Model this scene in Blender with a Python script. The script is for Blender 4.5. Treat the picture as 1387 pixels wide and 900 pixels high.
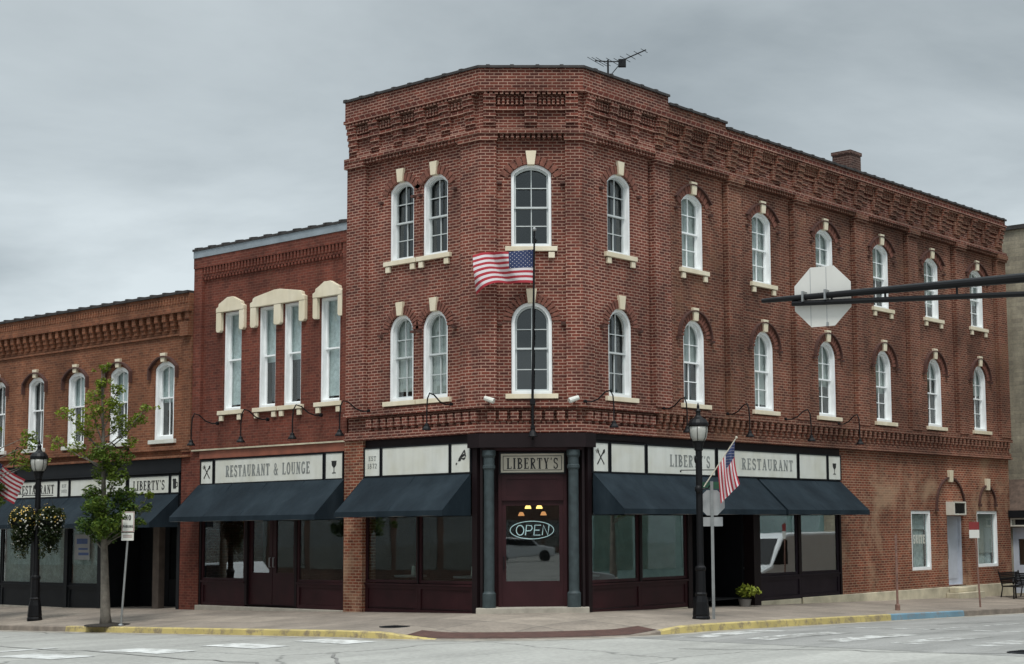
import bpy, bmesh, math, random
from math import radians, sin, cos, pi, sqrt, atan2
from mathutils import Vector, Matrix
from mathutils.geometry import tessellate_polygon
random.seed(7)
for o in list(bpy.data.objects): bpy.data.objects.remove(o)
S = bpy.context.scene
COL = S.collection
# ------------------------------------------------------------------ camera
cam = bpy.data.cameras.new("camera"); co = bpy.data.objects.new("camera", cam); COL.objects.link(co)
co.matrix_world = Matrix(((0.76864726, 0.07409512, 0.63536707, 26.21), (0.63960921, -0.07501134, -0.76503161, -26.99),
                          (-0.00902537, 0.99442607, -0.10504918, 1.94), (0, 0, 0, 1)))
cam.sensor_width = 36; cam.lens = 2151 / 1387 * 36
cam.shift_x = (693.5 - 820) / 1387; cam.shift_y = (489 - 450) / 1387
cam.clip_end = 2000; cam.clip_start = .1
S.camera = co
# ------------------------------------------------------------------ world and sun
SUN_EL, SUN_AZ = radians(60), radians(138)      # azimuth measured from +Y clockwise
w = bpy.data.worlds.new("World"); S.world = w; w.use_nodes = True
nt = w.node_tree; nt.nodes.clear()
def wn(t, **k):
    n = nt.nodes.new(t)
    for a, b in k.items(): setattr(n, a, b)
    return n
out = wn('ShaderNodeOutputWorld'); bg = wn('ShaderNodeBackground'); bg.inputs[1].default_value = .1
sky = wn('ShaderNodeTexSky', sky_type='NISHITA', sun_disc=False); sky.sun_elevation = SUN_EL; sky.sun_rotation = SUN_AZ
tc = wn('ShaderNodeTexCoord'); sep = wn('ShaderNodeSeparateXYZ'); nt.links.new(tc.outputs['Generated'], sep.inputs[0])
def wm(op, a, b=None):
    n = wn('ShaderNodeMath', operation=op)
    for i, v in enumerate((a, b)):
        if v is None: continue
        if isinstance(v, (int, float)): n.inputs[i].default_value = v
        else: nt.links.new(v, n.inputs[i])
    return n.outputs[0]
zc = wm('ADD', wm('MAXIMUM', sep.outputs[2], 0), .12)
cx = wm('DIVIDE', sep.outputs[0], zc); cy = wm('DIVIDE', sep.outputs[1], zc)
comb = wn('ShaderNodeCombineXYZ'); nt.links.new(cx, comb.inputs[0]); nt.links.new(cy, comb.inputs[1])
n1 = wn('ShaderNodeTexNoise'); n1.inputs['Scale'].default_value = .75; n1.inputs['Detail'].default_value = 7; n1.inputs['Roughness'].default_value = .55; n1.inputs['Distortion'].default_value = .35
nt.links.new(comb.outputs[0], n1.inputs['Vector'])
cr = wn('ShaderNodeValToRGB'); nt.links.new(n1.outputs['Fac'], cr.inputs[0])
cr.color_ramp.elements[0].position = .34; cr.color_ramp.elements[0].color = (.265, .303, .322, 1)
cr.color_ramp.elements[1].position = .64; cr.color_ramp.elements[1].color = (.475, .525, .545, 1)
# lighter towards the horizon, unseen sky overhead raised to light the scene more
mr = wn('ShaderNodeMapRange'); mr.inputs['From Min'].default_value = 0; mr.inputs['From Max'].default_value = .30; mr.inputs['To Min'].default_value = 1.22; mr.inputs['To Max'].default_value = .84
nt.links.new(sep.outputs[2], mr.inputs['Value'])
mz = wn('ShaderNodeMapRange'); mz.interpolation_type = 'SMOOTHSTEP'; mz.inputs['From Min'].default_value = .38; mz.inputs['From Max'].default_value = .95; mz.inputs['To Min'].default_value = 0; mz.inputs['To Max'].default_value = 2.3
nt.links.new(sep.outputs[2], mz.inputs['Value'])
k = wm('MULTIPLY', wm('ADD', mr.outputs[0], mz.outputs[0]), 10.0)
vm = wn('ShaderNodeVectorMath', operation='SCALE'); nt.links.new(cr.outputs[0], vm.inputs[0]); nt.links.new(k, vm.inputs['Scale'])
mx = wn('ShaderNodeMix', data_type='RGBA'); mx.inputs[0].default_value = .94
nt.links.new(sky.outputs[0], mx.inputs[6]); nt.links.new(vm.outputs[0], mx.inputs[7])
nt.links.new(mx.outputs[2], bg.inputs[0]); nt.links.new(bg.outputs[0], out.inputs[0])
sl = bpy.data.lights.new("sun", 'SUN'); sl.energy = 1.5; sl.angle = radians(14); sl.color = (1, .97, .92)
so = bpy.data.objects.new("sun", sl); COL.objects.link(so)
sd = Vector((sin(SUN_AZ) * cos(SUN_EL), cos(SUN_AZ) * cos(SUN_EL), sin(SUN_EL)))
so.rotation_euler = sd.to_track_quat('Z', 'Y').to_euler(); so.location = (20, -30, 40)
S.view_settings.view_transform = 'Standard'; S.view_settings.look = 'None'; S.view_settings.exposure = .55; S.view_settings.gamma = 1
S.render.engine = 'CYCLES'

# ------------------------------------------------------------------ materials
def newmat(name):
    m = bpy.data.materials.new(name); m.use_nodes = True
    t = m.node_tree; b = t.nodes['Principled BSDF']
    return m, t, b
def L(t, a, b): t.links.new(a, b)
def rgba(c): return (c[0], c[1], c[2], 1)
def noise(t, scale, detail=4, vec=None, rough=.55, coord='Object', vscale=None):
    n = t.nodes.new('ShaderNodeTexNoise'); n.inputs['Scale'].default_value = scale; n.inputs['Detail'].default_value = detail; n.inputs['Roughness'].default_value = rough
    if vec is None:
        g = t.nodes.new('ShaderNodeNewGeometry') if coord == 'World' else t.nodes.new('ShaderNodeTexCoord')
        vec = g.outputs['Position'] if coord == 'World' else g.outputs[coord]
    if vscale:
        mp = t.nodes.new('ShaderNodeMapping'); mp.inputs['Scale'].default_value = vscale; L(t, vec, mp.inputs['Vector']); vec = mp.outputs[0]
    L(t, vec, n.inputs['Vector']); return n
def ramp(t, fac, pts):
    r = t.nodes.new('ShaderNodeValToRGB'); L(t, fac, r.inputs[0]); e = r.color_ramp.elements
    while len(e) < len(pts): e.new(.5)
    for q, (p, c) in zip(e, pts): q.position = p; q.color = rgba(c) if isinstance(c, tuple) else (c, c, c, 1)
    return r
def mixc(t, fac, a, b, mode='MIX'):
    n = t.nodes.new('ShaderNodeMix'); n.data_type = 'RGBA'; n.blend_type = mode
    for i, v in ((0, fac), (6, a), (7, b)):
        if isinstance(v, (int, float)): n.inputs[i].default_value = v
        elif isinstance(v, tuple): n.inputs[i].default_value = rgba(v)
        else: L(t, v, n.inputs[i])
    return n.outputs[2]
def bump(t, b, h, s=.3, d=.02):
    n = t.nodes.new('ShaderNodeBump'); n.inputs['Strength'].default_value = s; n.inputs['Distance'].default_value = d
    L(t, h, n.inputs['Height']); L(t, n.outputs[0], b.inputs['Normal'])
def simple(name, c, rough=.6, metal=0, var=.25, nscale=3, bmp=0, spec=.5):
    m, t, b = newmat(name)
    n = noise(t, nscale, 5)
    r = ramp(t, n.outputs['Fac'], [(.3, tuple(x * (1 - var) for x in c)), (.7, tuple(min(1, x * (1 + var)) for x in c))])
    L(t, r.outputs[0], b.inputs['Base Color'])
    b.inputs['Roughness'].default_value = rough; b.inputs['Metallic'].default_value = metal; b.inputs['Specular IOR Level'].default_value = spec
    if bmp:
        n2 = noise(t, nscale * 8, 4); bump(t, b, n2.outputs['Fac'], bmp, .01)
    return m
def brick(name, c1, c2, mortar, var=.35, stain=None, stain_lo=.55, bw=.215, rh=.0745, ms=.011, msm=.25, blotch=None):
    m, t, b = newmat(name)
    uv = t.nodes.new('ShaderNodeTexCoord').outputs['UV']
    geo = t.nodes.new('ShaderNodeNewGeometry').outputs['Position']
    bt = t.nodes.new('ShaderNodeTexBrick'); L(t, uv, bt.inputs['Vector'])
    bt.inputs['Scale'].default_value = 1; bt.inputs['Brick Width'].default_value = bw; bt.inputs['Row Height'].default_value = rh
    bt.inputs['Mortar Size'].default_value = ms; bt.inputs['Mortar Smooth'].default_value = msm; bt.inputs['Bias'].default_value = -.1
    bt.inputs['Color1'].default_value = rgba(c1); bt.inputs['Color2'].default_value = rgba(c2); bt.inputs['Mortar'].default_value = rgba(mortar)
    col = bt.outputs['Color']
    # individual burnt bricks
    b2 = t.nodes.new('ShaderNodeTexBrick'); L(t, uv, b2.inputs['Vector'])
    for k_, v_ in (('Scale', 1), ('Brick Width', bw), ('Row Height', rh), ('Mortar Size', 0), ('Bias', -.72)): b2.inputs[k_].default_value = v_
    b2.inputs['Color1'].default_value = (1, 1, 1, 1); b2.inputs['Color2'].default_value = (.55, .5, .52, 1)
    col = mixc(t, .8, col, b2.outputs['Color'], 'MULTIPLY')
    big = noise(t, .42, 5, vec=geo, rough=.6); r = ramp(t, big.outputs['Fac'], [(.32, 1 - var), (.66, 1 + var * .45)])
    col = mixc(t, 1, col, r.outputs[0], 'MULTIPLY')
    stk = noise(t, 1.0, 5, vec=geo, rough=.65, vscale=(2.2, 2.2, .35)); r2 = ramp(t, stk.outputs['Fac'], [(.35, .74), (.62, 1.12)])
    col = mixc(t, .8, col, r2.outputs[0], 'MULTIPLY')
    fine = noise(t, 14, 3, vec=geo); r3 = ramp(t, fine.outputs['Fac'], [(.3, .8), (.7, 1.2)])
    col = mixc(t, .7, col, r3.outputs[0], 'MULTIPLY')
    if stain:
        s = noise(t, .55, 4, vec=geo, rough=.7); s.inputs['Distortion'].default_value = .4
        f = ramp(t, s.outputs['Fac'], [(stain_lo, 0.), (stain_lo + .16, .55)])
        col = mixc(t, f.outputs[0], col, stain)
    L(t, col, b.inputs['Base Color']); b.inputs['Roughness'].default_value = .9; b.inputs['Specular IOR Level'].default_value = .25
    inv = t.nodes.new('ShaderNodeMath'); inv.operation = 'SUBTRACT'; inv.inputs[0].default_value = 1; L(t, bt.outputs['Fac'], inv.inputs[1])
    bump(t, b, inv.outputs[0], .55, .012)
    return m
M = {}
M['brick_c'] = brick('dark_red_brick', (.165, .042, .027), (.080, .022, .017), (.38, .235, .18), .45, ms=.0115, stain=(.075, .032, .026), stain_lo=.55)
M['brick_r'] = brick('brown_red_brick', (.165, .050, .030), (.082, .028, .019), (.29, .175, .125), .48, ms=.0115, stain=(.20, .105, .06), stain_lo=.55)
M['brick_g'] = brick('orange_red_brick', (.23, .060, .031), (.12, .037, .023), (.36, .23, .155), .45, ms=.0115, stain=(.42, .28, .18), stain_lo=.50)
M['brick_m'] = brick('red_brick', (.165, .044, .028), (.11, .032, .022), (.19, .085, .06), .38, stain=(.17, .08, .05), stain_lo=.6, ms=.008)
M['brick_l'] = brick('orange_brick', (.215, .080, .041), (.145, .055, .031), (.25, .135, .08), .38, stain=(.17, .085, .05), stain_lo=.58, ms=.008)
M['brick_s'] = brick('sooty_brick', (.085, .042, .034), (.055, .03, .026), (.16, .11, .09), .35)
M['brick_x'] = brick('plain_brick', (.16, .07, .05), (.12, .055, .04), (.3, .25, .2), .3)
M['beige_block'] = brick('beige_block', (.36, .32, .24), (.29, .26, .20), (.30, .27, .21), .4, stain=(.14, .13, .11), stain_lo=.56, bw=.42, rh=.15, ms=.009)
M['vouss'] = simple('arch_brick', (.155, .058, .040), .9, var=.45, nscale=9, bmp=.3)
M['hood'] = simple('shaded_hood_brick', (.070, .030, .023), .95, var=.35, nscale=6)  # dark shadow line round the arches is painted into this brick colour
M['mortar'] = simple('lime_mortar', (.30, .22, .18), .9)
M['white'] = simple('white_window_paint', (.84, .86, .86), .5, var=.06, nscale=4)
M['sash'] = simple('pale_sash_paint', (.50, .53, .53), .5, var=.08)
M['maroon'] = simple('maroon_paint', (.026, .006, .008), .5, var=.25, nscale=2, spec=.25)
M['maroon2'] = simple('dark_maroon_trim', (.010, .005, .006), .55, var=.2, spec=.2)
M['purple'] = simple('aubergine_paint', (.016, .010, .015), .55, var=.25, spec=.2)
M['charcoal'] = simple('charcoal_paint', (.008, .009, .011), .55, var=.2, spec=.2)
M['black'] = simple('black_enamel', (.003, .003, .004), .5, var=.2, spec=.25)
M['teal'] = simple('dark_teal_paint', (.040, .054, .058), .55, var=.25, nscale=6, spec=.25)
M['coping'] = simple('dark_clay_coping', (.030, .026, .025), .7, var=.4, nscale=4)
M['flash'] = simple('zinc_flashing', (.28, .32, .35), .5, metal=.3, var=.15)
M['terra'] = simple('terracotta_lintel', (.22, .07, .04), .7, var=.3, nscale=2, bmp=.2)
M['stonebase'] = simple('pale_foundation_stone', (.46, .41, .30), .9, var=.38, nscale=1.3, bmp=.6)
M['step'] = simple('concrete_step', (.34, .31, .26), .85, var=.2, bmp=.4)
M['metal'] = simple('galvanised_steel', (.32, .33, .33), .45, metal=.7, var=.2)
M['signback'] = simple('pale_aluminium', (.60, .59, .555), .5, metal=.0, var=.07, nscale=1.5)
M['greysign'] = simple('weathered_aluminium', (.33, .34, .345), .5, var=.12)
M['rust'] = simple('rusty_steel', (.20, .11, .085), .8, var=.35, nscale=8)
def streaky(name, c):
    m, t, b = newmat(name); g = t.nodes.new('ShaderNodeNewGeometry').outputs['Position']
    n = noise(t, 3.2, 5, vec=g, vscale=(1.6, 1.6, .25)); r = ramp(t, n.outputs['Fac'], [(.3, tuple(x * .91 for x in c)), (.6, c)])
    n2 = noise(t, 1.2, 4, vec=g); r2 = ramp(t, n2.outputs['Fac'], [(.35, (.88, .86, .80)), (.65, (1., 1., 1.))]); L(t, mixc(t, 1, r.outputs[0], r2.outputs[0], 'MULTIPLY'), b.inputs['Base Color'])
    b.inputs['Roughness'].default_value = .55; return m
M['signwhite'] = streaky('sign_white', (.66, .665, .62))
M['cream'] = streaky('painted_cream_stone', (.74, .66, .51))
M['signcream'] = simple('sign_cream', (.50, .46, .37), .55, var=.08, nscale=2)
M['ink'] = simple('ink_black', (.012, .012, .012), .6)
M['inkgrey'] = simple('ink_grey', (.20, .21, .20), .6)
M['inkred'] = simple('ink_red', (.20, .02, .02), .5)
M['inkblue'] = simple('poster_blue', (.05, .10, .28), .5)
M['bluegrey'] = simple('blue_grey_door_paint', (.44, .47, .53), .5, var=.08)
M['blind'] = simple('roller_blind', (.40, .40, .375), .8, var=.08)
M['curtain'] = simple('net_curtain', (.52, .55, .54), .8, var=.25, nscale=9)
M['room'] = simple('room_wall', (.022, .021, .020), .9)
M['bark'] = simple('tree_bark', (.13, .115, .095), .9, var=.35, nscale=7, bmp=.6)
M['green'] = simple('street_name_green', (.02, .09, .05), .5)
M['acwhite'] = simple('appliance_plastic', (.55, .53, .46), .5, var=.12)
M['asphalt_roof'] = simple('roof_felt', (.05, .05, .05), .9)
M['shingle'] = simple('brown_shingle', (.09, .06, .045), .9, var=.4, nscale=6, bmp=.5)
M['terracotta_pot'] = simple('clay_pot', (.13, .12, .11), .8)
M['mulch'] = simple('dark_mulch', (.022, .017, .013), .95, var=.5, nscale=14, bmp=.8)
M['tanwood'] = simple('worn_brown_post', (.10, .075, .06), .8, var=.3)
def fabric():
    m, t, b = newmat('navy_canvas')
    uv = t.nodes.new('ShaderNodeTexCoord').outputs['Object']
    n = noise(t, 1.1, 5, vec=uv, rough=.6, vscale=(1, 1, .5)); r = ramp(t, n.outputs['Fac'], [(.3, (.005, .010, .015)), (.55, (.011, .019, .026)), (.75, (.020, .031, .040))])
    L(t, r.outputs[0], b.inputs['Base Color']); b.inputs['Roughness'].default_value = .72; b.inputs['Specular IOR Level'].default_value = .15
    n2 = noise(t, 2.5, 3, vec=uv, vscale=(1.5, 1, .4)); bump(t, b, n2.outputs['Fac'], .5, .05)
    return m
M['canvas'] = fabric()
def glass(name, tint=(.88, .92, .92), ior=1.55, k=1.5, wob=.05):
    m, t, b = newmat(name); t.nodes.remove(b); o = t.nodes['Material Output']
    tr = t.nodes.new('ShaderNodeBsdfTransparent'); tr.inputs[0].default_value = rgba(tint)
    gl = t.nodes.new('ShaderNodeBsdfGlossy'); gl.inputs['Roughness'].default_value = .015; gl.inputs[0].default_value = (.95, 1, 1, 1)
    nn = noise(t, .9, 2); bp = t.nodes.new('ShaderNodeBump'); bp.inputs['Strength'].default_value = wob; bp.inputs['Distance'].default_value = .02; L(t, nn.outputs['Fac'], bp.inputs['Height']); L(t, bp.outputs[0], gl.inputs['Normal'])
    fr = t.nodes.new('ShaderNodeFresnel'); fr.inputs[0].default_value = ior
    mu = t.nodes.new('ShaderNodeMath'); mu.operation = 'MULTIPLY_ADD'; mu.inputs[1].default_value = k; mu.inputs[2].default_value = .02; mu.use_clamp = True
    L(t, fr.outputs[0], mu.inputs[0])
    mxs = t.nodes.new('ShaderNodeMixShader'); bf = t.nodes.new('ShaderNodeNewGeometry'); nb_ = t.nodes.new('ShaderNodeMath'); nb_.operation = 'SUBTRACT'; nb_.inputs[0].default_value = 1; L(t, bf.outputs['Backfacing'], nb_.inputs[1]); mf = t.nodes.new('ShaderNodeMath'); mf.operation = 'MULTIPLY'; L(t, mu.outputs[0], mf.inputs[0]); L(t, nb_.outputs[0], mf.inputs[1]); L(t, mf.outputs[0], mxs.inputs[0]); L(t, tr.outputs[0], mxs.inputs[1]); L(t, gl.outputs[0], mxs.inputs[2]); L(t, mxs.outputs[0], o.inputs[0])
    return m
M['glass'] = glass('window_glass')
M['streetglass'] = glass('street_glass', (.80, .86, .85), 1.7, 3.6)
M['shopglass'] = glass('shop_glass', (.80, .86, .85), 1.6, 2.1)
def emis(name, c, s):
    m, t, b = newmat(name); b.inputs['Base Color'].default_value = rgba(c); b.inputs['Emission Color'].default_value = rgba(c); b.inputs['Emission Strength'].default_value = s; return m
M['warm'] = emis('warm_bulb', (1, .62, .18), 2.2)
M['neon'] = emis('pale_neon_tube', (.70, .82, .86), .28)
M['lampglass'] = simple('frosted_lamp_glass', (.36, .36, .33), .3, var=.12, nscale=6)
def leafmat(name, c1, c2):
    m, t, b = newmat(name)
    oi = t.nodes.new('ShaderNodeAttribute'); oi.attribute_name = 'tone'
    r = ramp(t, oi.outputs['Fac'], [(0, c1), (1, c2)])
    L(t, r.outputs[0], b.inputs['Base Color']); b.inputs['Roughness'].default_value = .6; b.inputs['Specular IOR Level'].default_value = .3
    tl = t.nodes.new('ShaderNodeBsdfTranslucent'); L(t, r.outputs[0], tl.inputs[0])
    ms = t.nodes.new('ShaderNodeMixShader'); ms.inputs[0].default_value = .28
    o = t.nodes['Material Output']; L(t, b.outputs[0], ms.inputs[1]); L(t, tl.outputs[0], ms.inputs[2]); L(t, ms.outputs[0], o.inputs[0])
    return m
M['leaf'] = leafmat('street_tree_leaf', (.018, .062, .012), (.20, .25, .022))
M['basketleaf'] = leafmat('basket_leaf', (.014, .030, .010), (.10, .10, .025))
M['limeleaf'] = leafmat('lime_leaf', (.12, .17, .02), (.36, .40, .06))
M['petalw'] = simple('white_petal', (.42, .41, .36), .6); M['petaly'] = simple('yellow_petal', (.45, .30, .06), .6)

def roadmat():
    m, t, b = newmat('worn_concrete_road')
    g = t.nodes.new('ShaderNodeNewGeometry').outputs['Position']
    n = noise(t, .25, 6, vec=g, rough=.6); r = ramp(t, n.outputs['Fac'], [(.3, (.295, .29, .268)), (.7, (.39, .385, .355))])
    n2 = noise(t, 9, 5, vec=g, rough=.7); r2 = ramp(t, n2.outputs['Fac'], [(.3, .78), (.7, 1.12)])
    c = mixc(t, 1, r.outputs[0], r2.outputs[0], 'MULTIPLY')
    # long tyre-polished and oil-darkened streaks
    n3 = noise(t, 1, 5, vec=g, rough=.6, vscale=(.9, .10, 1)); r3 = ramp(t, n3.outputs['Fac'], [(.42, .74), (.58, 1.)])
    c = mixc(t, .55, c, r3.outputs[0], 'MULTIPLY')
    v = t.nodes.new('ShaderNodeTexVoronoi'); v.feature = 'DISTANCE_TO_EDGE'; v.inputs['Scale'].default_value = .16
    nd = noise(t, .8, 4, vec=g); vm_ = t.nodes.new('ShaderNodeVectorMath'); vm_.operation = 'ADD'; L(t, g, vm_.inputs[0]); L(t, nd.outputs['Color'], vm_.inputs[1]); L(t, vm_.outputs[0], v.inputs['Vector'])
    rv = ramp(t, v.outputs['Distance'], [(.0, .35), (.008, 1.)]); c = mixc(t, .8, c, rv.outputs[0], 'MULTIPLY')
    L(t, c, b.inputs['Base Color']); b.inputs['Roughness'].default_value = .85; bump(t, b, n2.outputs['Fac'], .35, .01)
    return m
M['road'] = roadmat()
def asphaltmat():
    m, t, b = newmat('grey_asphalt')
    g = t.nodes.new('ShaderNodeNewGeometry').outputs['Position']
    n = noise(t, .5, 6, vec=g, rough=.65, vscale=(1.6, .35, 1)); r = ramp(t, n.outputs['Fac'], [(.32, (.17, .168, .158)), (.68, (.30, .295, .28))])
    n2 = noise(t, 20, 4, vec=g, rough=.7); r2 = ramp(t, n2.outputs['Fac'], [(.3, .8), (.7, 1.15)])
    c = mixc(t, 1, r.outputs[0], r2.outputs[0], 'MULTIPLY')
    L(t, c, b.inputs['Base Color']); b.inputs['Roughness'].default_value = .88; bump(t, b, n2.outputs['Fac'], .4, .01)
    return m
M['asphalt'] = asphaltmat()
def walkmat():
    m, t, b = newmat('sidewalk_concrete')
    uv = t.nodes.new('ShaderNodeTexCoord').outputs['UV']
    g = t.nodes.new('ShaderNodeNewGeometry').outputs['Position']
    bt = t.nodes.new('ShaderNodeTexBrick'); L(t, uv, bt.inputs['Vector']); bt.offset = 0
    for k_, v_ in (('Scale', 1), ('Brick Width', 1.55), ('Row Height', 1.45), ('Mortar Size', .012), ('Mortar Smooth', .2), ('Bias', 0)): bt.inputs[k_].default_value = v_
    bt.inputs['Color1'].default_value = (.285, .24, .195, 1); bt.inputs['Color2'].default_value = (.215, .18, .148, 1); bt.inputs['Mortar'].default_value = (.09, .08, .07, 1)
    n = noise(t, .7, 6, vec=g, rough=.65); r = ramp(t, n.outputs['Fac'], [(.3, .68), (.7, 1.2)])
    c = mixc(t, 1, bt.outputs['Color'], r.outputs[0], 'MULTIPLY')
    n2 = noise(t, 12, 4, vec=g); r2 = ramp(t, n2.outputs['Fac'], [(.3, .85), (.7, 1.12)]); c = mixc(t, 1, c, r2.outputs[0], 'MULTIPLY')
    L(t, c, b.inputs['Base Color']); b.inputs['Roughness'].default_value = .9; bump(t, b, n2.outputs['Fac'], .3, .01)
    return m
M['walk'] = walkmat()
def paint(name, c, under, lo=.42, hi=.52, scale=3, vs=None):
    m, t, b = newmat(name)
    g = t.nodes.new('ShaderNodeNewGeometry').outputs['Position']
    n = noise(t, scale, 7, vec=g, rough=.7, vscale=vs); f = ramp(t, n.outputs['Fac'], [(lo, 0.), (hi, 1.)])
    n2 = noise(t, .9, 3, vec=g); r2 = ramp(t, n2.outputs['Fac'], [(.3, .75), (.7, 1.1)])
    cc = mixc(t, 1, c, r2.outputs[0], 'MULTIPLY')
    L(t, mixc(t, f.outputs[0], under, cc), b.inputs['Base Color']); b.inputs['Roughness'].default_value = .75
    return m
M['ywpaint'] = paint('yellow_kerb_paint', (.50, .40, .15), (.24, .19, .12), .38, .52, 4)
M['blpaint'] = paint('blue_kerb_paint', (.16, .28, .36), (.2, .2, .2), .36, .50, 4)
M['tar'] = simple('tar_seal', (.19, .185, .175), .7, var=.3)
M['gutter'] = simple('gutter_concrete', (.27, .25, .215), .9, var=.35, nscale=2.2, bmp=.4)
M['kerb'] = simple('kerb_concrete', (.20, .165, .135), .9, var=.3, nscale=3, bmp=.4)
M['wtpaint'] = paint('white_road_paint', (.60, .60, .58), (.36, .36, .34), .42, .56, 3.5)
M['wtworn'] = paint('worn_white_road_paint', (.52, .52, .50), (.24, .235, .22), .47, .56, 2.2, (1, 1, 1))
M['tactile'] = simple('oxide_red_warning_strip', (.075, .035, .027), .85, var=.25, bmp=.5, nscale=6)
M['carwhite'] = simple('white_car_paint', (.70, .71, .72), .25, var=.03); M['carsilver'] = simple('silver_car_paint', (.35, .37, .38), .3, metal=.4, var=.05)
M['tyre'] = simple('tyre_rubber', (.015, .015, .015), .8); M['rim'] = simple('alloy_rim', (.3, .3, .3), .35, metal=.8)
M['tealwall'] = simple('pale_green_stucco', (.30, .42, .40), .85, var=.15)
M['grass'] = simple('grass', (.05, .09, .02), .9, var=.4, nscale=2)

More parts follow.
